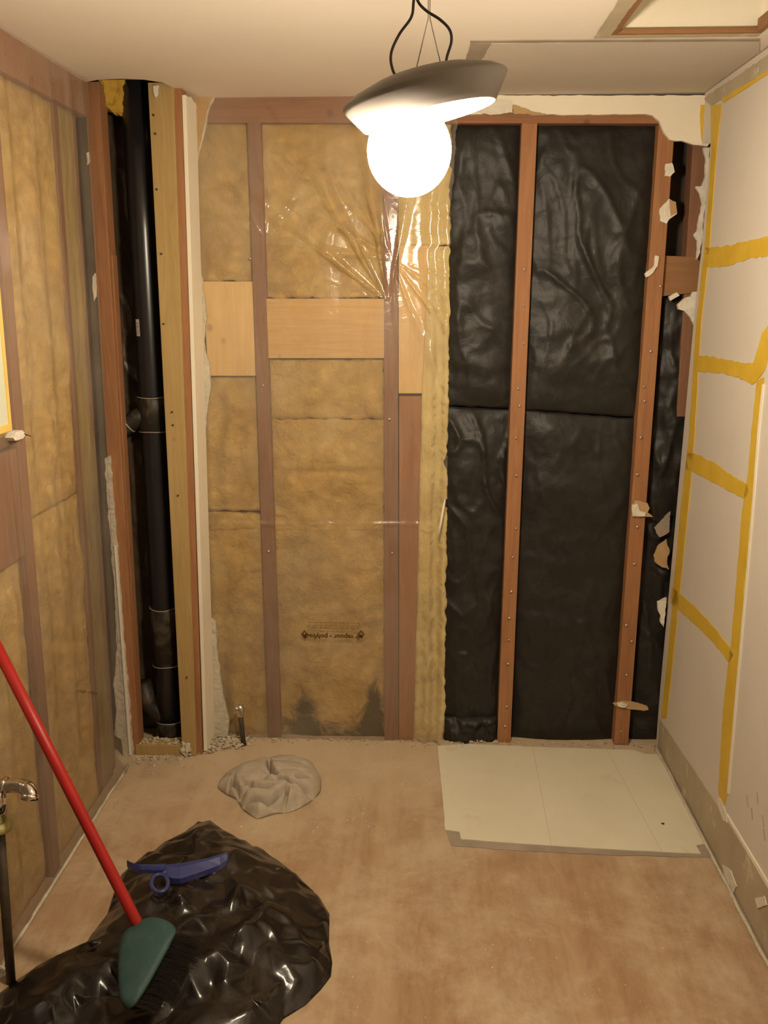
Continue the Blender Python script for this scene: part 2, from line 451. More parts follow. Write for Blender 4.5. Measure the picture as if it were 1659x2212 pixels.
# ceiling: an outline with a notch over the pipe chase and a hatch opening
HX0, HX1, HY0, HY1 = 0.425, 0.765, 1.62, 2.20
notch = [PZ(x, y, CEIL) for x, y in [(150, 160), (185, 177), (215, 172), (260, 170), (310, 172), (350, 178), (378, 192), (392, 207)]]
out = [Vector((-1.3, Y0, CEIL)), Vector((1.1, Y0, CEIL)), Vector((1.1, 2.84, CEIL)), Vector((notch[-1].x, 2.84, CEIL))] + notch[::-1] + [Vector((-1.3, notch[0].y, CEIL))]
hole = [Vector((HX0, HY0, CEIL)), Vector((HX1, HY0, CEIL)), Vector((HX1, HY1, CEIL)), Vector((HX0, HY1, CEIL))]
bm = bmesh.new(); allv = []
for z in (0, 0.014):
    es = []
    for loop in (out, hole):
        vv = [bm.verts.new(p + Vector((0, 0, z))) for p in loop]; allv.append(vv)
        es += [bm.edges.new((vv[i], vv[(i + 1) % len(vv)])) for i in range(len(vv))]
    bmesh.ops.triangle_fill(bm, edges=es, use_beauty=True)
for a, b in ((allv[0], allv[2]), (allv[1], allv[3])):
    for i in range(len(a)): bm.faces.new((a[i], a[(i + 1) % len(a)], b[(i + 1) % len(a)], b[i]))
bm.verts.index_update()
ceil_o = mesh('ceiling', [v.co.copy() for v in bm.verts], [tuple(q.index for q in f.verts) for f in bm.faces], 'ceiling_paint', kind='structure',
              label='painted plasterboard ceiling with an open hatch and a bare patch', origin=Vector((0, 0, CEIL)))
bm.free()
# unseen roof slab and joist, added against light leaks so the notch stays dark
box('light_block_roof', (-1.3, Y0, 2.62), (1.1, 3.05, 2.65), 'sheathing', ceil_o)
box('joist', (-1.3, 2.92, CEIL + 0.015), (-0.5, 2.96, 2.62), 'stud_old', ceil_o)
# hatch shaft
HT = CEIL + 0.36
for nm, a, b in (('shaft_board', (HX0 - 0.014, HY1, CEIL + 0.014), (HX1 + 0.014, HY1 + 0.014, HT)), ('shaft_board', (HX0 - 0.014, HY0 - 0.014, CEIL + 0.014), (HX1 + 0.014, HY0, HT)),
                 ('shaft_board', (HX0 - 0.014, HY0, CEIL + 0.014), (HX0, HY1, HT)), ('shaft_board', (HX1, HY0, CEIL + 0.014), (HX1 + 0.014, HY1, HT)), ('hatch_lid', (HX0 - 0.03, HY0 - 0.03, HT), (HX1 + 0.03, HY1 + 0.03, HT + 0.012))):
    box(nm, a, b, 'drywall_cream', ceil_o)
# wooden lining at the lip of the hatch
box('hatch_trim', (HX0, HY1 - 0.012, CEIL - 0.002), (HX1, HY1, CEIL + 0.009), 'block_wood', ceil_o, 0.001)
box('hatch_trim', (HX0, HY0, CEIL - 0.002), (HX0 + 0.014, HY1 - 0.012, CEIL + 0.026), 'block_wood', ceil_o, 0.001)
box('hatch_trim', (HX1 - 0.014, HY0, CEIL - 0.002), (HX1, HY1 - 0.012, CEIL + 0.026), 'block_wood', ceil_o, 0.001)
up = Vector((0, 0, -0.0025))
C = lambda pts: [PZ(x, y, CEIL) for x, y in pts]
slab('bare_strip', [Vector((HX0 - 0.034, HY0, CEIL)), Vector((HX0, HY0, CEIL)), Vector((HX0, HY1, CEIL)), Vector((HX1, HY1, CEIL)), Vector((HX1, HY1 + 0.022, CEIL)), Vector((HX0 - 0.034, HY1 + 0.022, CEIL))], up, 'bare_board', ceil_o, 0.003, 0.02)
slab('bare_patch', C([(1062, 92), (1640, 87), (1640, 120), (1545, 180), (1513, 206), (1008, 206), (1030, 150)]), up * 0.8, 'ceiling_bare', ceil_o, 0.002, 0.03)
slab('torn_strip', C([(1016, 92), (1061, 92), (1029, 150), (1004, 206), (978, 206), (1000, 150)]), up * 0.7, 'paper_grey', ceil_o, 0.003, 0.02)
slab('scar_line', C([(1016, 86), (1640, 82), (1640, 87), (1016, 91)]), up, 'paper_grey', ceil_o, 0.001, 0.03)

# ---- the other three sides of the room
wr_off = lambda Y, z, off=0.0: Vector((XR0 + XRS * z - off, Y, z))
wl_off = lambda Y, z, off=0.0: Vector((XL0 + XLS * z + off, Y, z))
wr_end = [(2.815, -0.03), (2.813, 0.195), (2.77, 0.94), (2.738, 1.473), (2.715, 1.69), (2.702, 1.985), (2.795, 2.0), (2.795, CEIL + 0.01)]
wall_r = slab('wall_right', [wr_off(Y0, -0.03)] + [wr_off(y, z) for y, z in wr_end] + [wr_off(Y0, CEIL + 0.01)], (0.10, 0, 0), 'wall_paint', kind='structure', label='pale painted right wall with yellow bands of old adhesive')
box('wall_front', (-1.3, Y0 - 0.05, -0.03), (1.1, Y0, CEIL + 0.02), 'wall_paint', kind='structure')
wall_l = box('wall_left', (-1.16, Y0, -0.03), (-1.13, 3.05, CEIL + 0.4), 'sheathing', kind='structure', label='opened left wall with studs and insulation')
wall_b = box('wall_back', (-1.16, 2.93, -0.03), (1.15, 2.96, CEIL + 0.4), 'sheathing', kind='structure', label='opened back wall of bare studs')
box('corner_post', (XR0 + 0.06, 2.80, 0), (XR0 + 0.10, 2.93, CEIL), 'block_wood', wall_b)

# ---------------------------------------------------------------- back wall framing
def stud(name, tl, tr, br, bl, mat, Y=D, depth=0.089, parent=None, **kw):
    return quad_box(name, [PY(*tl, Y), PY(*tr, Y), PY(*br, Y), PY(*bl, Y)], (0, depth, 0), mat, parent or wall_b, 0.0018, **kw)
s1 = stud('stud', (534, 262), (563, 262), (607, 1592), (580, 1592), 'stud_old')
s2 = stud('stud', (829, 262), (859, 262), (861, 1600), (830, 1600), 'stud_old')
stud('trimmer', (862, 856), (911, 856), (893, 1598), (862, 1598), 'stud_wood', D + 0.004)
s3 = stud('stud', (1127, 266), (1161, 266), (1103, 1604), (1074, 1604), 'stud_wood', label='bare reddish stud dotted with screws')
s4 = stud('stud', (1424, 262), (1459, 262), (1357, 1608), (1326, 1608), 'stud_wood', label='bare reddish stud with torn plasterboard scraps')
stud('stud', (1500, 262), (1545, 262), (1496, 900), (1462, 900), 'stud_old', D + 0.03, 0.06)
stud('top_plate', (395, 206), (1522, 206), (1520, 267), (400, 265), 'plate_wood')
stud('sole_plate', (437, 1568), (950, 1576), (950, 1604), (437, 1594), 'plate_wood', D + 0.05, 0.04)
stud('blocking', (437, 608), (545, 608), (552, 812), (450, 812), 'pine', D + 0.001, 0.04)
stud('blocking', (574, 645), (831, 645), (831, 774), (580, 774), 'pine_across', D + 0.001, 0.04)
stud('blocking', (861, 530), (925, 530), (912, 850), (861, 850), 'pine', D + 0.001, 0.04)
stud('blocking', (1437, 552), (1514, 556), (1506, 632), (1431, 640), 'block_wood', D + 0.022, 0.05)

# screws left in the two bare studs
def screw(px, py, par):
    p = PY(px, py, D); r = 0.0042 * random.uniform(0.8, 1.15)
    rot = Vector((0, -1, 0)).rotation_difference(Vector((random.uniform(-.4, .4), -1, random.uniform(-.3, .5)))).to_matrix()
    prof = [(0.0016, 0.003), (0.0016, -0.006), (r, -0.006), (r * 1.05, -0.0075), (r * 0.6, -0.0095), (0.0002, -0.010)]
    from mathutils import Matrix
    lathe('screw', [(a, b) for a, b in prof], p, rot @ Matrix.Rotation(-PI / 2, 3, 'X'), 'screw', par, 10)
for x, y in [(1133, 583), (1131, 660), (1131, 740), (1120, 838), (1121, 875), (1113, 947), (1115, 1028), (1112, 1140), (1108, 1202), (1105, 1277), (1100, 1334), (1100, 1380), (1097, 1432), (1094, 1524), (1090, 1566)]: screw(x, y, s3)
for x, y in [(1425, 620), (1405, 760), (1390, 836), (1391, 865), (1382, 945), (1376, 1025), (1375, 1137), (1368, 1217), (1353, 1350), (1362, 1385), (1353, 1457), (1340, 1577)]: screw(x, y, s4)
for x, y in [(543, 560), (570, 832), (582, 1190)]: screw(x, y, s1)
for x, y in [(848, 470), (842, 905), (846, 1195)]: screw(x, y, s2)

# torn plasterboard left on the right-hand bare stud
def scrap(px, mat, par, Y=D, th=0.008, rough=0.003, nm='plasterboard_scrap'):
    return slab(nm, [PY(x, y, Y - th) for x, y in px], (0, th * 0.95, 0), mat, par, rough, 0.006, px[0][0])
scrap([(1438, 355), (1452, 352), (1458, 372), (1448, 382), (1436, 380)], 'gypsum', s4)
scrap([(1426, 450), (1445, 430), (1460, 438), (1462, 462), (1448, 472), (1440, 484), (1427, 478)], 'gypsum', s4)
scrap([(1446, 431), (1460, 436), (1463, 460), (1449, 466)], 'paper_brown', s4, D - 0.0085, 0.003, 0.001)
scrap([(1393, 592), (1402, 584), (1412, 574), (1416, 552), (1424, 555), (1421, 575), (1410, 590), (1397, 598)], 'gypsum', s4)
scrap([(1366, 1097), (1372, 1082), (1400, 1086), (1404, 1098), (1400, 1106), (1411, 1116), (1398, 1117), (1368, 1117)], 'paper_brown', s4, D, 0.006)
scrap([(1366, 1092), (1378, 1089), (1382, 1104), (1396, 1108), (1394, 1116), (1366, 1116)], 'gypsum', s4, D - 0.006, 0.008)
scrap([(1324, 1520), (1345, 1514), (1372, 1517), (1398, 1526), (1401, 1533), (1390, 1536), (1355, 1531), (1330, 1526)], 'paper_brown', s4, D, 0.006)
scrap([(1333, 1520), (1345, 1518), (1357, 1523), (1350, 1529), (1336, 1527)], 'gypsum', s4, D - 0.006, 0.007)

# remaining plasterboard on the back wall: strip under the ceiling at the right
top_strip = [(985, 206), (1522, 206), (1530, 250), (1537, 306), (1528, 316), (1500, 312), (1474, 305), (1447, 302), (1434, 286), (1424, 262), (1410, 249), (1395, 246), (1250, 248), (1150, 247), (1118, 240), (1100, 226), (1070, 234), (1040, 246), (985, 248)]
slab('plasterboard_remnant', [PY(x, y, D - 0.013) for x, y in top_strip], (0, 0.0125, 0), 'drywall_cream', wall_b, 0.0025, 0.015, label='cream strip of plasterboard with a torn lower edge')
scrap([(1026, 240), (1030, 222), (1060, 212), (1105, 216), (1108, 244), (1060, 247)], 'gypsum', wall_b, D - 0.013, 0.005)
scrap([(1106, 226), (1118, 228), (1150, 240), (1180, 246), (1110, 247)], 'paper_brown', wall_b, D - 0.013, 0.004)
# yellow adhesive on the return at the corner
slab('glue_band', [PY(x, y, D - 0.0155) for x, y in [(1514, 226), (1532, 226), (1537, 300), (1515, 304), (1512, 260)]], (0, 0.0025, 0), 'glue_yellow', wall_b, 0.002, 0.012)
# ragged fringe where the back wall's board was torn off along the right-hand corner
fringe = [(1536, 318), (1520, 318), (1528, 360), (1516, 395), (1503, 403), (1511, 415), (1519, 440), (1512, 470), (1506, 500), (1497, 508), (1508, 520), (1512, 545), (1505, 600), (1502, 632), (1478, 642), (1466, 655), (1464, 664), (1486, 676), (1500, 690), (1496, 760), (1488, 800), (1483, 830), (1512, 560)]
fr_r = [(1538, 318), (1512, 560), (1487, 830)]
scrap([(1520, 320), (1534, 318), (1530, 380), (1524, 440), (1518, 500), (1512, 545), (1505, 560), (1508, 520), (1499, 508), (1506, 500), (1511, 470), (1517, 440), (1513, 420), (1503, 406), (1504, 401), (1516, 402), (1524, 380), (1526, 350)], 'gypsum', wall_b, D - 0.002, 0.012, 0.003)
scrap([(1464, 658), (1480, 645), (1494, 640), (1498, 630), (1509, 630), (1503, 680), (1500, 702), (1492, 684), (1478, 674), (1466, 668)], 'gypsum', wall_b, D - 0.004, 0.016, 0.004)
scrap([(1444, 640), (1462, 632), (1468, 638), (1448, 650)], 'gypsum', wall_b, D + 0.012, 0.008, 0.003)
scrap([(1420, 1300), (1430, 1297), (1440, 1292), (1436, 1330), (1434, 1356), (1426, 1345), (1428, 1330), (1421, 1318)], 'gypsum', wall_b, D - 0.004, 0.012, 0.003)
scrap([(1412, 1200), (1422, 1180), (1440, 1165), (1446, 1190), (1441, 1215), (1446, 1232), (1430, 1226), (1416, 1214)], 'paper_brown', wall_b, D + 0.01, 0.006, 0.004)
scrap([(1413, 1140), (1430, 1122), (1448, 1105), (1446, 1150), (1425, 1160), (1418, 1152)], 'paper_grey', wall_b, D + 0.012, 0.005, 0.004)

# ---------------------------------------------------------------- pipe chase in the left corner
def cst(name, tl, tr, br, bl, mat, Y=CHASE, depth=0.06, **kw):
    return quad_box(name, [PY(*tl, Y), PY(*tr, Y), PY(*br, Y), PY(*bl, Y)], (0, depth, 0), mat, wall_b, 0.0018, **kw)
chl = cst('stud', (181, 176), (213, 176), (301, 1634), (272, 1634), 'stud_wood', CHASE, 0.06)
cst('stud', (222, 551), (243, 551), (303, 1600), (286, 1600), 'stud_wood', CHASE + 0.02, 0.04)
chr_ = cst('stud', (319, 178), (374, 178), (424, 1632), (394, 1632), 'pine_dull', CHASE, 0.06)
cst('stud', (373, 186), (392, 190), (438, 1630), (421, 1632), 'stud_wood', CHASE + 0.012, 0.05)
quad_box('sole_plate', [(-0.985, CHASE - 0.002, 0), (-0.80, CHASE - 0.002, 0), (-0.80, CHASE - 0.002, 0.04), (-0.985, CHASE - 0.002, 0.04)], (0, 0.052, 0), 'pine_dull', wall_b, 0.002)
box('blocking', (-0.98, 2.66, CEIL + 0.03), (-0.70, 2.70, CEIL + 0.12), 'stud_old', wall_b)  # dark board added to cap the notch against stray light
for x, y in [(332, 250), (336, 290), (339, 410), (349, 549), (354, 700), (372, 890), (374, 918), (385, 1070), (404, 1462)]:
    p = PY(x, y, CHASE)
    tube('nail', [p + Vector((0, 0.004, 0)), p + Vector((0.001, -0.007, 0.001))], [0.0022, 0.003], 'iron', chr_, 8)
scrap([(330, 186), (341, 184), (341, 205), (336, 211), (331, 200)], 'gypsum', chr_, CHASE, 0.005)
scrap([(168, 178), (182, 176), (182, 205), (174, 236), (166, 232)], 'gypsum_grey', chl, CHASE - 0.01, 0.01)
scrap([(186, 330), (192, 328), (194, 350), (188, 356)], 'gypsum', chl, CHASE, 0.006)
scrap([(199, 598), (206, 590), (208, 640), (202, 650)], 'gypsum', chl, CHASE, 0.006)
# plasterboard return on the right of the chase, and the torn strip on the main wall beside it
xa, xb = PY(393, 205, CHASE + 0.01), PY(440, 1622, CHASE + 0.01)
quad_box('plasterboard_return', [xa, xa + Vector((0.012, 0, 0)), xb + Vector((0.012, 0, 0)), xb], (0, D - CHASE - 0.024, 0), 'drywall_cream', wall_b, 0.001)
strip = [(398, 207), (462, 208), (449, 240), (441, 290), (430, 330), (418, 430), (428, 520), (437, 620), (447, 680), (440, 740), (452, 790), (455, 830), (446, 900), (440, 960), (442, 1100), (446, 1180), (449, 1330), (466, 1345), (468, 1400), (481, 1500), (496, 1560), (490, 1592), (440, 1592), (410, 800)]
slab('plasterboard_remnant', [PY(x, y, D - 0.013) for x, y in strip], (0, 0.0125, 0), 'gypsum_grey', wall_b, 0.004, 0.012, 3.0, label='torn grey edge of plasterboard beside the clear plastic')
slab('plasterboard_remnant', [PY(x, y, D - 0.015) for x, y in [(398, 208), (412, 209), (424, 232), (420, 250), (409, 266), (405, 300), (404, 420), (416, 700), (424, 900), (430, 1100), (446, 1370), (462, 1580), (440, 1590), (404, 700)]], (0, 0.003, 0), 'drywall_cream', wall_b, 0.002, 0.012, 5.0)
slab('torn_paper', [PY(x, y, D - 0.0145) for x, y in [(413, 209), (461, 209), (447, 240), (437, 290), (428, 330), (414, 410), (407, 300), (411, 267), (422, 250), (426, 232)]], (0, 0.0015, 0), 'paper_brown', wall_b, 0.002, 0.012, 6.0)
# torn board along the left stud of the chase
edge = [(226, 990), (236, 985), (287, 1636), (279, 1650), (268, 1652), (262, 1596), (247, 1588), (251, 1530), (245, 1480), (252, 1400), (248, 1300), (241, 1200), (233, 1100)]
slab('plasterboard_remnant', [PY(x, y, CHASE - 0.014) for x, y in edge], (0, 0.013, 0), 'gypsum_grey', wall_b, 0.004, 0.012, 9.0)
slab('corner_strip', [PY(x, y, CHASE - 0.018) for x, y in [(246, 1178), (251, 1178), (257, 1262), (284, 1630), (279, 1632), (252, 1262)]], (0, 0.003, 0), 'caulk', wall_b, 0, 0.1)
# fuzzy insulation stuffed round the pipe where it goes up
pillow('insulation_tuft', [PY(x, y, 2.74) for x, y in [(212, 160), (290, 160), (276, 250), (226, 240)]], (0, -1, 0), 0.03, 0.03, 0.035, 'fibreglass_dark', None, 0.006, 3.0, 22.0, None, 0.012,
       label='yellow tuft of fibreglass stuffed at the top of the pipe chase', cat='insulation')

# ---------------------------------------------------------------- insulation behind the clear plastic
BG = 'fibreglass batts behind the clear plastic on the back wall'
def seam(p, u, v): return -0.012 * math.exp(-((p.z - 0.98) / 0.012) ** 2) - 0.007 * abs(nz(p.x * 4, p.z * 16, 2.0))
def vert_folds(p, u, v): return 0.010 * math.sin(u * 15 + 2.2 * nz(p.x * 3, 0, p.z * 2.5)) * sst(0.0, 0.3, v)
def batt(px, lab, seed, fold=None, Y=D + 0.026, mat='fibreglass', amp=0.02, bulge=0.006, grp=BG, rag=0.008):
    return pillow('insulation_batt', [PY(x, y, Y) for x, y in px], (0, -1, 0), 0.06, bulge, amp, mat, None, 0.01, seed, 8.0, fold, rag, label=lab, cat='insulation', group=grp)
batt([(418, 266), (536, 266), (548, 607), (425, 607)], 'narrow yellow fibreglass batt at the top, left of the first stud', 1)
batt([(440, 814), (555, 814), (574, 1104), (430, 1102)], 'narrow yellow fibreglass batt below the small pale wood block', 2, vert_folds)
batt([(430, 1106), (573, 1110), (584, 1590), (445, 1590)], 'lowest narrow yellow fibreglass batt with upright folds, above the iron stub pipe', 3, vert_folds)
batt([(562, 266), (830, 266), (832, 644), (573, 644)], 'broad yellow fibreglass batt at the top between the two studs', 4)
batt([(580, 776), (830, 776), (830, 905), (585, 905)], 'short yellow fibreglass piece just under the wide wooden block', 5, seam)
batt([(584, 905), (831, 905), (831, 1592), (606, 1592)], 'tall yellow fibreglass batt with black mould at its foot', 6, seam)
batt([(858, 266), (976, 266), (970, 530), (858, 530)], 'yellow fibreglass piece behind the lamp at the top', 7, mat='fibreglass_pale')
batt([(918, 531), (972, 531), (960, 1598), (890, 1598)], 'slim pale fibreglass strip along the torn edge of the clear plastic', 8, vert_folds, mat='fibreglass_pale', rag=0.006)

# black-wrapped batts in the bare bays
KG = 'black-wrapped batts between the bare studs'
def bfold(ax, ay, k, a, seed):
    A = PY(ax, ay, D)
    def f(p, u, v):
        dx, dz = p.x - A.x, p.z - A.z; r = math.hypot(dx, dz); th = math.atan2(dz, dx)
        w = math.exp(-(r / 0.3) ** 2)
        wx, wz = p.x + 0.05 * nz(p.x * 5, p.z * 5, seed), p.z + 0.07 * nz(p.x * 4, p.z * 4, seed + 3)
        rid = 1 - min(1.0, 2.4 * abs(nz(wx * 9 + 2 * wz + seed, wz * 3.2 - 3 * wx, seed)))      # long loose creases
        vr = noise.voronoi(Vector((wx * 6 + seed, wz * 3.4, seed)))[0]
        h = a * (0.25 + 0.75 * w) * rid ** 5
        h += 0.3 * a * min(1.0, 1.6 * (vr[1] - vr[0]))
        h += 0.0022 * math.sin(p.z * 58 + 4 * nz(p.x * 3, p.z * 3, seed)) * max(0.0, nz(p.x * 2, p.z * 2.5, seed + 9) + 0.35)
        h += 0.008 * nz(wx * 3.5, wz * 2.2, seed + 5)
        r2 = 1 - min(1.0, 3.0 * abs(nz(wx * 15 + seed, wz * 5 + 4 * wx, seed + 14)))
        h += 0.35 * a * r2 ** 4
        return h
    return f
def kbatt(px, lab, seed, A, k=7, a=0.022, bulge=0.026, Y=D + 0.045, amp=0.012, mat='black_wrap'):
    return pillow('black_wrapped_batt', [PY(x, y, Y) for x, y in px], (0, -1, 0), 0.03, bulge, amp, mat, None, 0.008, seed, 5.0, bfold(*A, k, a, seed), 0.003, label=lab, cat='insulation', group=KG)
kbatt([(955, 258), (1136, 258), (1118, 882), (955, 876)], 'black plastic-wrapped batt, upper one right of the clear plastic', 11, (1110, 560), 9, 0.010)
kbatt([(950, 878), (1118, 884), (1084, 1606), (945, 1606)], 'black plastic-wrapped batt, lower one right of the clear plastic with shiny creases', 12, (1060, 980), 9, 0.024, 0.026, D + 0.055, 0.014)
kbatt([(1150, 258), (1432, 258), (1385, 902), (1128, 884)], 'broad black plastic-wrapped batt, upper one between the bare studs', 41, (1240, 560), 8, 0.013)
kbatt([(1128, 886), (1385, 905), (1332, 1610), (1096, 1606)], 'broad black plastic-wrapped batt, lower one between the bare studs', 14, (1150, 1500), 6, 0.010)
kbatt([(1432, 640), (1520, 640), (1440, 1612), (1352, 1612)], 'slim black plastic-wrapped batt in the right-hand corner bay', 15, (1430, 1180), 9, 0.022, 0.012, D + 0.055, 0.016)
kbatt([(205, 170), (330, 170), (400, 1598), (290, 1598)], 'dark plastic-wrapped batt behind the black drain pipe', 16, (280, 700), 9, 0.014, 0.01, D + 0.055, 0.014, 'brown_wrap')
# slumped wrap at the foot of the first bare bay
pillow('slumped_wrap', [PY(x, y, D + 0.015) for x, y in [(962, 1552), (1074, 1548), (1074, 1606), (958, 1604)]], (0, -1, -0.2), 0.02, 0.02, 0.03, 'black_wrap', None, 0.006, 33, 16.0, None, 0.004,
       label='slumped fold of black plastic wrap at the foot of the bay by the white vinyl', cat='plastic sheet')

# ---------------------------------------------------------------- clear plastic sheet on the back wall
left_t = [(206, 446), (260, 436), (330, 424), (430, 414), (600, 424), (800, 440), (1100, 432), (1400, 440), (1590, 470)]
right_t = [(206, 985), (300, 985), (480, 972), (527, 975), (540, 966), (700, 968), (850, 964), (1000, 966), (1080, 962), (1160, 963), (1300, 960), (1450, 958), (1598, 952)]
A1, A2, A3 = PY(838, 655, D), PY(846, 560, D), PY(575, 520, D)
def fan(p, A, th0, spread, k, r0, a):
    dx, dz = p.x - A.x, p.z - A.z; r = math.hypot(dx, dz); th = math.atan2(dz, dx) - th0
    th = (th + PI) % (2 * PI) - PI
    w = sst(0, 0.06, r) * math.exp(-(r / r0) ** 2) * max(0.0, 1 - (th / spread) ** 2)
    s = math.sin(th * k + 1.2 * nz(p.x * 6, p.z * 6, 4))
    return a * w * (max(0.0, s) ** 2.2)
def sheet_fn(u, v):
    py = 207 + (1600 - 207) * v
    x0, x1 = lerp_tab(left_t, py), lerp_tab(right_t, py)
    x1 += 5 * nz(py * 0.035, 0, 7) + 3 * nz(py * 0.11, 3, 1)
    px = x0 + (x1 - x0) * u
    p = PY(px, py, D - 0.004)
    h = 0.0025 * (nz(p.x * 6, p.z * 4, 5) + 0.4)
    h += fan(p, A1, 2.0, 0.8, 17, 0.55, 0.030)
    h += fan(p, A2, 2.5, 0.9, 15, 0.3, 0.014)
    h += fan(p, A2, -0.95, 0.7, 21, 0.34, 0.014)
    h += fan(p, A3, 1.4, 1.2, 11, 0.25, 0.006)
    # loose fold hanging free near the torn right edge
    e = sst(0.80, 1.0, u)
    h += e * (0.012 + 0.012 * math.sin(u * 90 + 1.5 * nz(p.z * 2, 1, 1)) * sst(0.84, 0.95, u))
    # horizontal crease of the factory fold
    h += 0.006 * math.exp(-((py - 1131) / 3.5) ** 2)
    # long shallow draping in the lower half
    h += 0.002 * math.sin(p.x * 34 + 2 * nz(p.x * 2, p.z * 1.5, 9))
    return p + Vector((0, -max(0.0, h), 0))
poly = grid_sheet('clear_plastic_sheet', sheet_fn, 230, 420, 'clear_poly', None, label='crinkled clear plastic vapour sheet over the yellow insulation of the back wall', cat='plastic sheet')
# print on the sheet, seen upside down as in the place
def flat_text(name, body, size, centre, right, upv, par, mat='ink', bold=0.0, lean=None):
    cu = bpy.data.curves.new('lettering', 'FONT'); cu.body = body; cu.size = size
    cu.align_x = 'CENTER'; cu.align_y = 'CENTER'; cu.offset = bold; cu.resolution_u = 2
    tmp = bpy.data.objects.new('lettering', cu); COL.objects.link(tmp)
    dg = bpy.context.evaluated_depsgraph_get()
    me = bpy.data.meshes.new_from_object(tmp.evaluated_get(dg))
    vv = [Vector(v.co) for v in me.vertices]; ff = [tuple(p.vertices) for p in me.polygons]
    bpy.data.objects.remove(tmp); bpy.data.curves.remove(cu); bpy.data.meshes.remove(me)
    pts = []
    for v in vv:
        bx = v.x if lean is None else v.x
        q = centre + right * v.x + upv * v.y
        if lean: q = lean(q, v.x, v.y)
        pts.append(q)
    return mesh(name, pts, ff, mat, par)
def print_block(cx, cy, Y, par):
    R_, U_ = Vector((-1, 0, 0)), Vector((0, 0, -1))
    c = lambda x, y: PY(x, y, Y)
    flat_text('printed_lettering', 'air vapour - polyback', 0.0245, c(cx, cy + 6), R_, U_, par, bold=0.0007)
    flat_text('printed_lettering', '---- -- --- -- ----', 0.0165, c(cx, cy - 4), R_, U_, par, 'ink_faint', bold=0.0004)
    for yy, w in ((cy - 12, 0.23), (cy - 17, 0.215), (cy - 23, 0.20)):
        flat_text('printed_lettering', '-- --- -- ---- --- ----- -- ---- --', 0.0165, c(cx + 2, yy), R_, U_, par, 'ink_faint', bold=0.0005)
    for sx in (-61, 61):
        for s in (0.016, 0.0095):
            m = c(cx + sx, cy + 1)
            o_ = [m + Vector((0, 0, s)), m + Vector((s * 0.8, 0, 0)), m + Vector((0, 0, -s)), m + Vector((-s * 0.8, 0, 0))]
            i_ = [m + (q - m) * 0.7 for q in o_]
            mesh('printed_mark', o_ + i_, [(k, (k + 1) % 4, 4 + (k + 1) % 4, 4 + k) for k in range(4)], 'ink', par)
print_block(719, 1369, D - 0.0105, poly)

# little strip of trim hooked on the torn edge
tube('trim_sliver', [PY(961, 1080, D - 0.03), PY(952, 1130, D - 0.03), PY(946, 1160, D - 0.03)], [0.003, 0.004, 0.003], 'caulk', None, 6, label='thin cream sliver of trim hanging at the torn edge of the clear plastic', cat='trim sliver')

# ---------------------------------------------------------------- left wall framing, batts and sheet
def lst(name, y0, y1, z0, z1, mat, off=0.0, depth=0.089):
    q = [wl_off(y0, z0, off), wl_off(y1, z0, off), wl_off(y1, z1, off), wl_off(y0, z1, off)]
    return quad_box(name, q, (-depth, 0, 0), mat, wall_l, 0.0018)
lst('stud', 2.005, 2.05, 0.0, 2.05, 'stud_old'); lst('stud', 1.60, 1.64, 0.0, 2.05, 'stud_old')
lst('stud', 2.535, 2.58, 0.0, 2.05, 'stud_old', -0.03); lst('stud', 1.19, 1.23, 0.04, 2.05, 'stud_old')
lst('top_plate', Y0, 2.60, 2.05, CEIL, 'plate_wood'); lst('sole_plate', Y0, 2.60, 0.0, 0.04, 'plate_wood', -0.06, 0.04)
lst('blocking', 1.64, 2.005, 0.93, 1.20, 'stud_old', -0.004)
lst('blocking', 2.40, 2.435, 0.0, 2.05, 'stud_old', -0.02, 0.06)
LG = 'fibreglass batts behind the clear plastic on the left wall'
def lbatt(y0, y1, z0, z1, lab, seed, mat='fibreglass', off=-0.022, fold=vert_folds):
    return pillow('insulation_batt', [wl_off(y0, z1, off), wl_off(y1, z1, off), wl_off(y1, z0, off), wl_off(y0, z0, off)], (1, 0, 0), 0.07, 0.006, 0.014, mat, None, 0.012, seed, 7.0, fold, 0.004, label=lab, cat='insulation', group=LG)
lbatt(2.052, 2.398, 1.0, 2.05, 'upper orange-yellow fibreglass batt on the left wall beside the pipe chase', 21)
lbatt(2.052, 2.398, 0.0, 0.998, 'lower orange-yellow fibreglass batt on the left wall behind the broom handle', 22)
lbatt(1.642, 2.003, 0.0, 0.928, 'yellow fibreglass batt low on the left wall behind the faucet', 23)
lbatt(1.642, 2.003, 1.202, 2.05, 'yellow fibreglass batt at the top left corner of the view', 24)
lbatt(2.437, 2.533, 0.0, 2.05, 'dingy dark fibreglass strip next to the chase corner', 25, 'fibreglass_old', -0.02)
lr = [(205, 2.515), (330, 2.545), (600, 2.555), (950, 2.573), (1400, 2.55), (1640, 2.568)]
def lsheet_fn(u, v):
    z = 2.135 - 2.13 * v
    y1 = 2.56 + 0.012 * nz(z * 5, 1, 2) + 0.006 * nz(z * 22, 4, 2)
    y = 1.15 + (y1 - 1.15) * u
    h = 0.004 + 0.004 * (nz(y * 5, z * 2, 3) + 0.5)
    h += 0.007 * max(0.0, math.sin(y * 46 + 1.6 * nz(y * 3, z * 1.3, 6) + 0.8 * z)) ** 2 * (0.35 + 0.65 * abs(nz(y * 2, z * 1.2, 11)) * 2)
    h += 0.012 * sst(2.36, 2.56, y) * (0.5 + 0.5 * math.sin(y * 70 + 2 * nz(y, z * 1.1, 2)))
    return wl_off(y, z, 0.004 + max(0, h))
lpoly = grid_sheet('clear_plastic_sheet', lsheet_fn, 190, 220, 'clear_poly', None, label='rippled clear plastic vapour sheet covering the left wall', cat='plastic sheet')
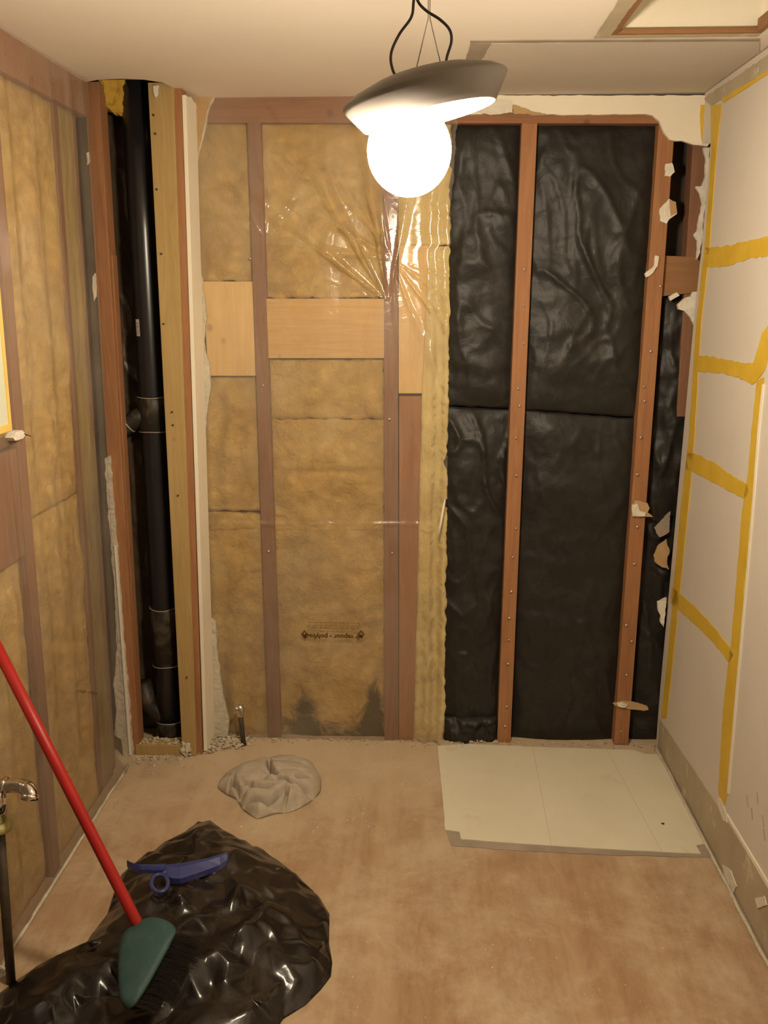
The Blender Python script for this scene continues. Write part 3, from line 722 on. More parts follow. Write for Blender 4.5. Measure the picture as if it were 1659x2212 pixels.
# faint print on the left sheet
def lprint(py0, z0, par):
    R_, U_ = Vector((0, -1, 0.55)).normalized(), Vector((0, 0.25, -1)).normalized()
    c = wl_off(py0, z0, 0.022)
    flat_text('printed_lettering', 'air vapour - polyback', 0.0185, c, R_, U_, par, bold=0.0002)
    flat_text('printed_lettering', '- --- -- ---- --- ----- -- ---', 0.011, c - U_ * 0.03, R_, U_, par, 'ink_faint', bold=0.0004)
    flat_text('printed_lettering', '-- --- ---- -- --- ---- --- --', 0.011, c - U_ * 0.04, R_, U_, par, 'ink_faint', bold=0.0004)
lprint(2.265, 0.43, lpoly)
# plasterboard panel with taped edges still fixed at the near end of the left wall
pc_ = PL(27, 930, 0.041); yE, zB = pc_.y - 0.004, pc_.z + 0.012
pan = quad_box('panel', [wl_off(1.2, zB, 0.0), wl_off(yE, zB, 0.0), wl_off(yE, 2.0, 0.0), wl_off(1.2, 2.0, 0.0)], (0.036, 0, 0), 'panel_green', wall_l, 0.002, label='pale green panel with yellow taped edges')
quad_box('tape_edge', [wl_off(1.2, zB - 0.012, 0.004), wl_off(yE + 0.006, zB - 0.012, 0.004), wl_off(yE + 0.006, zB + 0.004, 0.004), wl_off(1.2, zB + 0.004, 0.004)], (0.036, 0, 0), 'tape_yellow', pan, 0.001)
quad_box('tape_edge', [wl_off(yE - 0.004, zB, 0.004), wl_off(yE + 0.006, zB, 0.004), wl_off(yE + 0.006, 2.0, 0.004), wl_off(yE - 0.004, 2.0, 0.004)], (0.036, 0, 0), 'tape_yellow', pan, 0.001)
slab('plasterboard_scrap', [PL(x, y, 0.03) for x, y in [(28, 946), (34, 934), (48, 930), (56, 938), (50, 948), (34, 953)]], (-0.02, 0, 0), 'gypsum', wall_l, 0.002, 0.006)
tube('nail', [PL(50, 936, 0.028), PL(66, 942, 0.03)], 0.0012, 'iron', wall_l, 6)
tube('nail', [PL(50, 934, 0.028), PL(58, 941, 0.034)], 0.0012, 'iron', wall_l, 6)
# dusty ridge along the foot of the left wall
ridge = [wl_off(y, 0.006, 0.012 + 0.006 * nz(y * 9, 3)) for y in [0.9 + i * 0.03 for i in range(57)]]
tube('trim_1', ridge, [0.005 + 0.003 * nz(i * 0.7, 5) for i in range(57)], 'gypsum_grey', None, 8, kind='structure')

# ---------------------------------------------------------------- right wall details
def rband(pts, mat='glue_yellow', th=0.0022, rough=0.004, nm='glue_band', seed=0.0, step=0.012):
    return slab(nm, [PR(x, y, th) for x, y in pts], (th * 0.95, 0, 0), mat, wall_r, rough, step, seed)
rband([(1535, 228), (1559, 226), (1548, 320), (1540, 420), (1532, 540), (1514, 700), (1497, 985), (1466, 1300), (1440, 1550), (1428, 1550), (1444, 1400), (1456, 1250), (1470, 1100), (1487, 950), (1502, 720), (1516, 580), (1521, 540), (1532, 400), (1536, 320)], seed=1, rough=0.002)
rband([(1524, 535), (1560, 533), (1600, 524), (1662, 510), (1700, 503), (1700, 545), (1662, 551), (1610, 562), (1570, 575), (1522, 577)], seed=2)
rband([(1510, 768), (1540, 770), (1570, 778), (1600, 784), (1628, 783), (1646, 720), (1668, 690), (1668, 740), (1650, 800), (1634, 826), (1622, 830), (1595, 815), (1560, 806), (1530, 804), (1508, 803)], seed=3)
rband([(1634, 822), (1650, 815), (1640, 920), (1632, 1026), (1622, 1095), (1608, 1255), (1600, 1390), (1586, 1526), (1570, 1710), (1564, 1740), (1556, 1724), (1551, 1712), (1562, 1526), (1578, 1395), (1590, 1260), (1602, 1110), (1615, 1026), (1624, 920)], seed=4)
rband([(1484, 976), (1510, 984), (1545, 1000), (1575, 1024), (1612, 1046), (1616, 1060), (1610, 1078), (1590, 1068), (1555, 1050), (1520, 1030), (1480, 1012)], seed=5)
rband([(1452, 1268), (1470, 1285), (1500, 1310), (1540, 1352), (1576, 1398), (1584, 1415), (1574, 1432), (1550, 1400), (1515, 1362), (1480, 1330), (1447, 1302)], seed=6)
# bare strip where the skirting board was
bs = rband([(1424, 1552), (1480, 1636), (1548, 1738), (1574, 1778), (1615, 1846), (1664, 1926), (1760, 2080), (1760, 2260), (1650, 2056), (1582, 1931), (1524, 1825), (1470, 1713), (1421, 1613)], 'bare_board', 0.0012, 0.004, 'bare_strip', 7.0, 0.03)
rband([(1566, 1760), (1569, 1758), (1664, 1916), (1760, 2070), (1756, 2074), (1660, 1922)], 'caulk', 0.004, 0.0008, 'caulk_line', 8.0, 0.03)
rband([(1549, 1722), (1556, 1724), (1566, 1752), (1570, 1778), (1562, 1772), (1552, 1745)], 'gypsum', 0.003, 0.002, 'plasterboard_scrap', 3.0, 0.01)
rband([(1560, 1868), (1578, 1880), (1590, 1915), (1584, 1930), (1565, 1900)], 'gypsum', 0.004, 0.003, 'plasterboard_scrap', 4.0, 0.012)
rband([(1630, 1940), (1650, 1935), (1655, 1955), (1636, 1962)], 'gypsum', 0.004, 0.003, 'plasterboard_scrap', 4.5, 0.012)
for x, y, a in [(1612, 1718, 3), (1622, 1745, 2), (1645, 1760, 4), (1648, 1790, 3), (1610, 1860, 6), (1608, 1890, 5), (1584, 1995, 4), (1634, 1712, 2)]:
    rband([(x, y), (x + 2, y), (x + 2 + a, y + 26), (x + a, y + 26)], 'bare_board', 0.0008, 0.0006, 'scratch', x, 0.01)
# line at the far edge of the painted area
rband([(1646, 830), (1650, 830), (1640, 930), (1626, 1110), (1612, 1270), (1592, 1500), (1574, 1716), (1570, 1714), (1588, 1500), (1609, 1265), (1623, 1105), (1636, 928)], 'caulk', 0.0035, 0.0006, 'caulk_line', 2.0, 0.03)
# scar along the wall-ceiling corner
rband([(1520, 212), (1560, 184), (1600, 158), (1664, 114), (1760, 50), (1760, 95), (1664, 150), (1610, 184), (1560, 216), (1535, 228)], 'bare_board', 0.0014, 0.004, 'bare_strip', 9.0, 0.02)
rband([(1560, 212), (1610, 182), (1664, 148), (1664, 156), (1612, 190), (1562, 222)], 'glue_yellow', 0.003, 0.002, 'glue_band', 10.0, 0.02)
slab('bare_strip', [PZ(x, y, CEIL) for x, y in [(1513, 206), (1545, 180), (1600, 140), (1659, 98), (1659, 112), (1600, 156), (1530, 206)]], up, 'bare_board', ceil_o, 0.003, 0.02)
# skirting groove along the foot of the right wall
ridge = [wr_off(y, 0.005, 0.010 + 0.005 * nz(y * 9, 7)) for y in [0.9 + i * 0.03 for i in range(64)]]
tube('trim_2', ridge, [0.005 + 0.003 * nz(i * 0.7, 9) for i in range(64)], 'gypsum_grey', None, 8, kind='structure')

# =================================================================== THINGS
# ---------------------------------------------------------------- black drain pipe
YP = 2.764
pt, pb = PY(289, 120, YP), PY(370, 1606, YP)
dp = empty('drain_pipe', (pb.x, pb.y, 0.0), 'tall black plastic drain pipe in the open chase, left corner', 'pipe')
def on(y):      # point of the pipe axis seen at image height y
    x = 289 + (370 - 289) * (y - 120) / (1606 - 120); return PY(x, y, YP)
tube('pipe_run', [Vector((pb.x, pb.y, 0.0)), on(1400), on(900), on(500), Vector((pt.x, pt.y, 2.3))], 0.0445, 'abs_black', dp, 40)
tube('wye_fitting', [on(930), on(928), on(862), on(857)], [0.0455, 0.0485, 0.0485, 0.0455], 'abs_dusty', dp, 40)
tube('coupling', [on(1432), on(1430), on(1314), on(1310)], [0.0455, 0.0485, 0.0485, 0.0455], 'abs_dusty', dp, 40)
tube('coupling', [Vector((pb.x, pb.y, 0.0)), on(1556), on(1552)], [0.0485, 0.0485, 0.0455], 'abs_dusty', dp, 40)
for y in (857, 930, 1310, 1432, 1552):
    c = on(y); ring = [c + Vector((0.0478 * cs(a), 0.0478 * sn(a), 0.0012 * sn(3 * a + y))) for a in [2 * PI * i / 36 for i in range(37)]]
    tube('glue_ring', ring, 0.0016, 'glue_ring', dp, 6)
w0 = on(890)
tube('branch', [w0, w0 + Vector((-0.05, -0.012, -0.018)), w0 + Vector((-0.085, -0.018, -0.04)), w0 + Vector((-0.125, -0.02, -0.075))], [0.03, 0.03, 0.031, 0.031], 'abs_dusty', dp, 24)
c0 = w0 + Vector((-0.078, -0.017, -0.035)); dd = Vector((-0.035, -0.006, -0.024)).normalized()
tube('glue_ring', [c0, c0 + dd * 0.004], 0.0335, 'glue_ring', dp, 24)
w1 = on(1560)
tube('branch', [w1 + Vector((0, 0, 0.03)), w1 + Vector((-0.03, -0.01, 0.035)), w1 + Vector((-0.07, -0.012, 0.075)), w1 + Vector((-0.085, -0.012, 0.16))], [0.03, 0.031, 0.031, 0.03], 'abs_dusty', dp, 24)
# small barcode sticker on the pipe
st = PY(303, 708, YP - 0.044)
def st_pt(u, v):
    ang = -PI / 2 - 0.52 + u; a = on(708)
    return Vector((a.x + 0.0452 * cs(ang), a.y + 0.0452 * sn(ang), st.z + v)) + (on(708 - v * 650) - a) * 0.0
us = [-0.17 + 0.034 * i for i in range(11)]
stk = mesh('sticker', [st_pt(u, v) for v in (-0.026, 0.026) for u in us], [(i, i + 1, 12 + i, 11 + i) for i in range(10)], 'sticker', dp)
for z0, z1 in ((-0.019, -0.017), (-0.013, -0.0105), (-0.006, -0.0045), (0.001, 0.004), (0.007, 0.0085), (0.013, 0.016)):
    mesh('sticker_print', [Vector((0, -0.0004, 0)) + st_pt(u, v) for v in (z0, z1) for u in us[2:9]], [(i, i + 1, 8 + i, 7 + i) for i in range(6)], 'sticker_ink', stk)

# ---------------------------------------------------------------- hanging lamp
from mathutils import Matrix
LY = 1.40
KS = 0.8
lc = PY(917, 200, LY)
rotL = Matrix.Rotation(math.radians(-12.5), 3, 'Y') @ Matrix.Rotation(math.radians(3.0), 3, 'X')
lamp = empty('hanging_lamp', lc, 'tilted grey dish lamp hanging on dark cords with a glaring bulb', 'lamp')
R_ = 0.156
outer = [(0.016, 0.040), (0.05, 0.037), (0.095, 0.029), (0.14, 0.014), (R_, 0.004), (R_ + 0.001, 0.0), (R_ - 0.004, -0.008), (0.128, -0.042), (0.126, -0.043)]
inner = [(0.126, -0.043), (0.125, -0.041), (R_ - 0.008, -0.007), (R_ - 0.006, 0.0), (0.138, 0.010), (0.094, 0.025), (0.05, 0.033), (0.016, 0.036)]
sc = lambda pr: [(a * KS, b * KS) for a, b in pr]
lathe('shade', sc(outer), lc, rotL, 'shade_grey', lamp, 64)
lathe('shade_lining', sc(inner), lc, rotL, 'shade_inside', lamp, 64)
lathe('socket', sc([(0.001, 0.042), (0.018, 0.041), (0.02, 0.034), (0.021, 0.0), (0.022, -0.03), (0.001, -0.032)]), lc, rotL, 'shade_grey', lamp, 24)
bc = rotL @ Vector((0, 0, -1))
BR = 0.080 * KS
prof = [(0.016, 0.080), (0.019, 0.069)] + [(BR * sn(a), 1.04 * BR * cs(a)) for a in [0.5 + (PI - 0.5) * i / 22 for i in range(23)]]
bulb_c = PY(884, 326, LY)
lathe('bulb', [(max(r, 0.0003), z) for r, z in prof], bulb_c, Matrix.Identity(3), 'bulb_glow', lamp, 40)
# two slack cords and two thin wires to a ceiling hook
hook = Vector((PY(892, 0, LY).x, LY, CEIL))
def lp(x, y, dy=0.0): return PY(x, y, LY + dy)
tube('cord', smooth_path([hook, lp(894, -60), lp(894, -20), lp(893, 8), lp(888, 38), lp(862, 75), lp(845, 115), lp(848, 150), lp(866, 185), lp(868, 200)]), 0.0021, 'cord_grey', lamp, 8)
tube('cord', smooth_path([hook + Vector((0.005, 0, 0)), lp(897, -60), lp(898, -20), lp(904, 5), lp(922, 24), lp(950, 42), lp(971, 64), lp(975, 90), lp(965, 125), lp(960, 165), lp(958, 185)]), 0.0021, 'cord_grey', lamp, 8)
tube('wire', [hook + Vector((0.02, 0.0, 0)), lp(925, 40), lp(892, 178)], 0.0009, 'steel', lamp, 6)
tube('wire', [hook + Vector((0.022, 0.0, 0)), lp(929, 40), lp(960, 172)], 0.0009, 'steel', lamp, 6)
lathe('hook', [(0.001, 0.0), (0.025, 0.0), (0.025, -0.006), (0.012, -0.014), (0.001, -0.016)], hook, Matrix.Identity(3), 'steel', lamp, 24)

# ---------------------------------------------------------------- white vinyl square on the floor
vin = [(945, 1611), (1012, 1607), (1150, 1613), (1370, 1620), (1392, 1628), (1428, 1630), (1440, 1660), (1470, 1715), (1524, 1822), (1504, 1826), (1514, 1844), (1300, 1833), (1100, 1820), (996, 1812), (993, 1796), (962, 1792), (955, 1710)]
vinyl = slab('vinyl_sheet', [PZ(x, y, 0.0042) for x, y in vin], (0, 0, -0.004), 'vinyl_white', None, 0.0016, 0.03, 4.0, label='square of off-white vinyl flooring left by the right wall', cat='vinyl flooring')
for a, b in (((1150, 1613), (1190, 1826)), ((1310, 1619), (1428, 1838))):     # board joints telegraphing through
    p, q = PZ(*a, 0.0046), PZ(*b, 0.0046)
    mesh('seam_line', [p, p + Vector((0.002, 0, 0)), q + Vector((0.002, 0, 0)), q], [(0, 1, 2, 3)], 'vinyl_seam', vinyl)
c = PZ(1432, 1779, 0.0052)
mesh('stain_spot', [c + Vector((0.005 * cs(i), 0.005 * sn(i), 0)) for i in [k * PI / 5 for k in range(10)]], [tuple(range(10))], 'iron', vinyl)
slab('adhesive_border', [PZ(x, y, 0.002) for x, y in [(962, 1793), (993, 1797), (997, 1813), (1100, 1821), (1300, 1834), (1514, 1845), (1505, 1827), (1524, 1823), (1534, 1852), (1300, 1846), (1100, 1836), (975, 1826)]], (0, 0, -0.0015), 'paper_grey', fl, 0.003, 0.02, 8.0)

# ---------------------------------------------------------------- soft heaps (polar height fields)
def heap(name, outline, centre, hfun, mat, nr=70, na=260, rag=0.0, **kw):
    pts = [Vector((p.x, p.y)) for p in outline]; c = Vector((centre.x, centre.y)); n = len(pts)
    dense = []
    for i in range(n):
        for j in range(6):
            t = j / 6; p0, p1, p2, p3 = pts[i - 1], pts[i], pts[(i + 1) % n], pts[(i + 2) % n]
            cr = 0.5 * ((2 * p1) + (p2 - p0) * t + (2 * p0 - 5 * p1 + 4 * p2 - p3) * t * t + (3 * p1 - p0 - 3 * p2 + p3) * t ** 3)
            dense.append(p1.lerp(p2, t).lerp(cr, 0.45))
    def radius(a):
        d = Vector((cs(a), sn(a))); best = 0
        for i in range(len(dense)):
            p, q = dense[i] - c, dense[(i + 1) % len(dense)] - c
            e = q - p; den = d.x * e.y - d.y * e.x
            if abs(den) < 1e-12: continue
            t = (p.x * e.y - p.y * e.x) / den; s = (p.x * d.y - p.y * d.x) / den
            if t > 0 and -1e-9 <= s <= 1 + 1e-9: best = max(best, t)
        return best
    vs_, fs = [], []
    vs_.append(Vector((c.x, c.y, hfun(c.x, c.y, 0, 0))))
    for j in range(na):
        a = 2 * PI * j / na; R0 = radius(a)
        for i in range(1, nr + 1):
            r = i / nr
            x, y = c.x + cs(a) * R0 * r, c.y + sn(a) * R0 * r
            vs_.append(Vector((x, y, max(0.001, hfun(x, y, r, a)) if i < nr else 0.001)))
    for j in range(na):
        k = (j + 1) % na
        fs.append((0, 1 + j * nr, 1 + k * nr))
        for i in range(nr - 1):
            fs.append((1 + j * nr + i, 1 + j * nr + i + 1, 1 + k * nr + i + 1, 1 + k * nr + i))
    fs.append(tuple(1 + j * nr + nr - 1 for j in range(na)))
    return mesh(name, vs_, fs, mat, None, smooth=True, **kw), vs_

def poly2(px, z): return [Vector((p.x, p.y)) for p in (PZ(x, y, z) for x, y in px)]
def pdist(x, y, pl):
    best, side, along = 9.0, 0.0, 0.0
    q = Vector((x, y)); n = len(pl) - 1
    for i in range(n):
        a, b = pl[i], pl[i + 1]; e = b - a
        t = max(0.0, min(1.0, (q - a).dot(e) / e.length_squared)); d = (q - a - e * t).length
        if d < best: best, side, along = d, e.x * (q.y - a.y) - e.y * (q.x - a.x), (i + t) / n
    return best, side, along
# rubbish bag
bag_px = [(428, 1775), (455, 1778), (520, 1815), (600, 1858), (645, 1895), (690, 1938), (712, 1975), (711, 2040), (718, 2080), (715, 2110), (692, 2140), (660, 2172), (612, 2202), (588, 2240), (540, 2330), (380, 2390), (160, 2390), (20, 2350), (-30, 2250), (0, 2145), (40, 2115), (110, 2085), (170, 2062), (205, 2010), (232, 1975), (245, 1935), (262, 1890), (300, 1858), (355, 1824), (398, 1800)]
bag_out = [PZ(x, y, 0.0) for x, y in bag_px]
bag_c = PZ(400, 2080, 0.0)
def crease(x, y, ang, f1, f2, seed):
    u = x * cs(ang) + y * sn(ang); v = -x * sn(ang) + y * cs(ang)
    d = noise.voronoi(Vector((u * f1 + 0.35 * nz(x * 5, y * 5, seed), v * f2, seed)))[0]
    return d[1] - d[0], d[0]
BAG_RIDGES = [(poly2(p, 0.11), hh, w) for p, hh, w in (
    ([(592, 1920), (575, 1950), (548, 1982), (515, 2008), (494, 2032)], 0.030, 0.05), ([(494, 2034), (440, 2062), (380, 2086), (300, 2120)], 0.026, 0.05),
    ([(394, 1912), (386, 1940), (378, 1966)], 0.022, 0.035), ([(380, 1968), (420, 1974), (462, 1977)], 0.018, 0.035), ([(522, 1806), (505, 1832), (480, 1850), (450, 1880)], 0.022, 0.05),
    ([(520, 1880), (510, 1920), (492, 1952)], 0.018, 0.03), ([(706, 1960), (655, 2050), (600, 2130), (545, 2214), (500, 2280)], 0.020, 0.05), ([(250, 1920), (300, 1940), (350, 1930)], 0.016, 0.04),
    ([(520, 2040), (497, 2065), (490, 2090)], 0.014, 0.03), ([(20, 2180), (90, 2120), (180, 2080), (260, 2060)], 0.026, 0.07), ([(610, 2062), (580, 2100), (520, 2150)], 0.014, 0.03))]
def bag_h(x, y, r):
    dome = (max(0.0, 1 - r ** 3.0)) ** 0.8
    h = 0.080 * dome + 0.022 * dome * nz(x * 3.0 + 4, y * 3.0, 2) + 0.016 * dome * nz(x * 9 + 1, y * 9, 5)
    for pl, hh, w in BAG_RIDGES:
        d, sd, al = pdist(x, y, pl)
        if d < w: h += dome * 1.35 * hh * (1 - d / w) * min(1.0, 6 * min(al, 1 - al) + 0.15)
    return h
def make_bag():
    """thin film: flat facets between crisp creases"""
    from mathutils.geometry import delaunay_2d_cdt
    n = len(bag_out); c = Vector((bag_c.x, bag_c.y)); rim = []
    for i in range(n):
        a, b = Vector(bag_out[i].xy), Vector(bag_out[(i + 1) % n].xy); k = max(1, int((b - a).length / 0.025))
        rim += [a.lerp(b, q / k) for q in range(k)]
    rnd = random.Random(5)
    def rel(p):          # 0 at the middle, 1 on the rim
        d = p - c; L = d.length
        if L < 1e-6: return 0.0
        u = d / L; best = 1e-6
        for i in range(len(rim)):
            e0, e1 = rim[i] - c, rim[(i + 1) % len(rim)] - c; e = e1 - e0; den = u.x * e.y - u.y * e.x
            if abs(den) < 1e-12: continue
            t = (e0.x * e.y - e0.y * e.x) / den; w = (e0.x * u.y - e0.y * u.x) / den
            if t > 0 and -1e-6 <= w <= 1.000001: best = max(best, t)
        return L / best
    pts = []
    for k in (0.975, 0.9): pts += [c + (p - c) * (k + rnd.uniform(-0.02, 0.012)) for p in rim[::1 if k > 0.95 else 2]]
    for pl, hh, w in BAG_RIDGES:
        for a, b in zip(pl, pl[1:]):
            k = max(1, int((b - a).length / 0.025)); nrm = Vector((-(b - a).y, (b - a).x)).normalized()
            for q in range(k):
                p = a.lerp(b, q / k); pts.append(p)
                if q % 2 == 0: pts += [p + nrm * w * 0.9, p - nrm * w * 0.9]
    xs = [p.x for p in rim]; ys = [p.y for p in rim]
    while len(pts) < 620:
        p = Vector((rnd.uniform(min(xs), max(xs)), rnd.uniform(min(ys), max(ys))))
        if all((p - q).length > 0.022 for q in pts): pts.append(p)
        elif rnd.random() < 0.02: pts.append(p)
    pts = [p for p in pts if rel(p) < 0.985]
    hgt = [max(0.004, bag_h(p.x, p.y, rel(p)) + rnd.uniform(-0.008, 0.009)) for p in pts]
    allp = rim + pts; m = len(rim)
    vo, eo, fo, ov, oe, of = delaunay_2d_cdt([Vector(p) for p in allp], [], [list(range(m))], 1, 1e-6)
    z = []
    for src in ov:
        q = src[0] if src else 0
        z.append(0.001 if q < m else hgt[q - m])
    bm = bmesh.new()
    bv_ = [bm.verts.new((p.x, p.y, zz)) for p, zz in zip(vo, z)]
    for f in fo: bm.faces.new([bv_[q] for q in f])
    bmesh.ops.subdivide_edges(bm, edges=bm.edges[:], cuts=3, use_grid_fill=True)
    for _ in range(1): bmesh.ops.smooth_vert(bm, verts=[v for v in bm.verts if not v.is_boundary], factor=0.5, use_axis_x=False, use_axis_y=False, use_axis_z=True)
    ring = [e for e in bm.edges if e.is_boundary]
    bmesh.ops.triangle_fill(bm, edges=ring, use_beauty=False)      # underside
    bm.verts.index_update()
    vv = [v.co.copy() for v in bm.verts]; ff = [tuple(q.index for q in f.verts) for f in bm.faces]; bm.free()
    return mesh('rubbish_bag', vv, ff, 'black_bag', None, smooth=True, label='glossy black rubbish bag lying flat on the floor under the broom', cat='bag'), vv
bag, bag_v = make_bag()

# grey rag
rag_px = [(470, 1702), (482, 1682), (500, 1672), (525, 1660), (570, 1648), (640, 1645), (676, 1655), (694, 1684), (692, 1712), (668, 1736), (632, 1754), (592, 1760), (556, 1770), (526, 1752), (510, 1728), (486, 1716)]
rag_out = [PZ(x, y, 0.0) for x, y in rag_px]
rag_c = PZ(590, 1702, 0.0)
RAG_FOLDS = [poly2(p, 0.05) for p in ([(582, 1641), (583, 1660), (592, 1680)], [(590, 1688), (613, 1690), (634, 1698)], [(522, 1690), (543, 1690), (551, 1699), (576, 1703)],
    [(500, 1680), (507, 1691), (505, 1702), (528, 1707)], [(520, 1722), (564, 1720), (603, 1711)], [(650, 1686), (664, 1672)], [(653, 1693), (668, 1698), (692, 1692)], [(619, 1727), (642, 1724), (655, 1711)],
    [(602, 1740), (621, 1720), (625, 1704)], [(643, 1735), (668, 1721)], [(520, 1732), (499, 1720), (481, 1696)], [(668, 1734), (690, 1711)], [(530, 1735), (560, 1740), (590, 1733)], [(486, 1690), (496, 1684), (506, 1668)])]
def rag_h(x, y, r, a):
    dome = (max(0.0, 1 - r ** 3.5)) ** 0.6
    h = 0.062 * dome
    h += 0.014 * dome * nz(x * 7 + 3, y * 7, 4)
    wx, wy = x + 0.02 * nz(x * 14, y * 14, 1), y + 0.02 * nz(x * 14, y * 14, 9)
    front = sst(2.52, 2.42, y)
    c1, e1 = crease(wx, wy, 0.12, 6, 15, 3.3)
    c2, e2 = crease(wx, wy, 1.25, 8, 17, 7.7)
    k_ = 0.12 + 0.88 * max(front, sst(0.55, 0.9, r))
    h += dome * k_ * (0.014 * (1 - min(1.0, 1.4 * e1)) - 0.018 * math.exp(-(c1 / 0.13) ** 2))
    for pl in RAG_FOLDS:
        d, sd, al = pdist(wx, wy, pl)
        if d < 0.06:
            tp = min(1.0, 5 * min(al, 1 - al) + 0.2)
            far = 1.0 if y > (pl[0].y + (pl[-1].y - pl[0].y) * al) else 0.35
            h += dome * tp * (0.012 * far * math.exp(-d / 0.018) - 0.044 * math.exp(-(d / 0.0075) ** 2))
    h += 0.0035 * dome * nz(x * 34, y * 34, 2)
    return h
heap('rag', rag_out, rag_c, rag_h, 'rag', 110, 360, label='crumpled dusty grey rag on the floor in front of the wall', cat='cloth')

# ---------------------------------------------------------------- broom
hb, ht = PT(294, 1990, 1.915), PT(-22, 1368, 1.90)
head_px = [(291, 1996), (313, 1984), (339, 1982), (365, 1991), (380, 2009), (372, 2034), (332, 2109), (310, 2146), (290, 2173), (273, 2176), (258, 2153), (254, 2091), (258, 2043), (268, 2015)]
broom = empty('broom', (hb.x, hb.y, 0.09), 'broom with a long red handle and dusty teal head leaning on the left wall', 'broom')
tube('handle', [hb + (hb - ht).normalized() * 0.02, hb, hb.lerp(ht, 0.5), ht], 0.0125, 'broom_red', broom, 24)
def head_pt(x, y, k=0.0):
    # face of the head leans back: lower end nearer the viewer
    return PT(x, y, 1.905 - 0.00088 * (y - 1990) - 0.0002 * (x - 290) + k)
hv, hf = [], []
cen = (312, 2072)
rings = [(0.0, -0.004), (0.55, -0.002), (0.86, 0.001), (0.97, 0.006), (1.0, 0.014), (0.98, 0.036), (0.9, 0.042)]
dense = []
for i in range(len(head_px)):
    p0, p1, p2, p3 = [head_px[(i + k) % len(head_px)] for k in (-1, 0, 1, 2)]
    for j in range(5):
        t = j / 5
        dense.append(tuple(0.5 * (2 * p1[k] + (p2[k] - p0[k]) * t + (2 * p0[k] - 5 * p1[k] + 4 * p2[k] - p3[k]) * t * t + (3 * p1[k] - p0[k] - 3 * p2[k] + p3[k]) * t ** 3) for k in (0, 1)))
m = len(dense)
hv.append(head_pt(cen[0], cen[1], -0.004))
for s, k in rings[1:]:
    for x, y in dense: hv.append(head_pt(cen[0] + (x - cen[0]) * s, cen[1] + (y - cen[1]) * s, k))
for j in range(m): hf.append((0, 1 + j, 1 + (j + 1) % m))
for i in range(len(rings) - 2):
    for j in range(m):
        k = (j + 1) % m; b0, b1 = 1 + i * m, 1 + (i + 1) * m
        hf.append((b0 + j, b1 + j, b1 + k, b0 + k))
hf.append(tuple(1 + (len(rings) - 2) * m + j for j in range(m)))
mesh('head', hv, hf, 'broom_teal', broom, smooth=True)
# bristles fan out from the back edge of the head to the right
bv, bf = [], []
for i in range(900):
    t = random.random(); x0 = 372 + (286 - 372) * t; y0 = 2016 + (2168 - 2016) * t
    a = head_pt(x0 - 4 + random.uniform(-6, 2), y0, 0.012 + random.random() * 0.026)
    L = random.uniform(52, 84) * (1 - 0.25 * t); sp = random.uniform(-12, 14)
    b = head_pt(x0 + L, y0 + 0.30 * L + sp, 0.03 + random.random() * 0.05)
    b.z = max(b.z, 0.04)
    mid = a.lerp(b, 0.55) + Vector((0, 0, 0.004))
    s = (b - a).cross(FWD).normalized() * 0.0006
    n0 = len(bv); bv += [a - s, a + s, mid - s, mid + s, b - s * 0.5, b + s * 0.5]
    bf += [(n0, n0 + 1, n0 + 3, n0 + 2), (n0 + 2, n0 + 3, n0 + 5, n0 + 4)]
tag(mesh('bristles', bv, bf, 'bristle', broom), kind='stuff')

# ---------------------------------------------------------------- blue plastic tool on the bag
TZ = max(v.z for v in bag_v if any((v.x - q.x) ** 2 + (v.y - q.y) ** 2 < 0.0006 for q in (PZ(x, y, 0.13) for x, y in ((290, 1870), (330, 1873), (345, 1908), (372, 1882), (400, 1878), (430, 1870), (460, 1862), (485, 1850))))) + 0.017
def bt(x, y, z=None): return PZ(x, y, TZ + 0.004 if z is None else TZ + z - 0.124)
tool = empty('plastic_tool', bt(385, 1875, 0.1), 'blue plastic hand tool with a looped end lying on the black bag', 'tool')
def ribbon(name, pts, mat, par, thick=0.016):
    """flat-topped tapering bar through (x, y_top, y_bottom) stations"""
    v, f = [], []
    for x, ya, yb in pts:
        a, b = bt(x, ya), bt(x, yb, 0.118)
        mid = a.lerp(b, 0.35) + Vector((0, 0, 0.004))
        v += [a, mid, b, b - Vector((0, 0, thick)), a - Vector((0, 0, thick))]
    for i in range(len(pts) - 1):
        for j in range(5): f.append((i * 5 + j, i * 5 + (j + 1) % 5, (i + 1) * 5 + (j + 1) % 5, (i + 1) * 5 + j))
    f.append((0, 1, 2, 3, 4)); f.append(tuple((len(pts) - 1) * 5 + j for j in range(5)))
    return mesh(name, v, f, mat, par, smooth=False)
ribbon('grip', [(358, 1868, 1893), (372, 1866, 1897), (390, 1864, 1898), (420, 1859, 1888), (450, 1853, 1878), (475, 1846, 1868), (490, 1840, 1858), (494, 1842, 1850)], 'tool_blue', tool)
ribbon('arm', [(274, 1858, 1866), (285, 1863, 1874), (300, 1867, 1878), (330, 1867, 1880), (360, 1865, 1880)], 'tool_blue', tool, 0.01)
lcx, lcy = 345, 1908
tube('loop', [bt(lcx + 18 * cs(a), lcy + 19 * sn(a), 0.124) for a in [2 * PI * i / 28 for i in range(29)]], 0.0052, 'tool_blue', tool, 10, cap=False)
tube('loop_neck', [bt(352, 1889, 0.122), bt(362, 1880, 0.122)], 0.006, 'tool_blue', tool, 10)

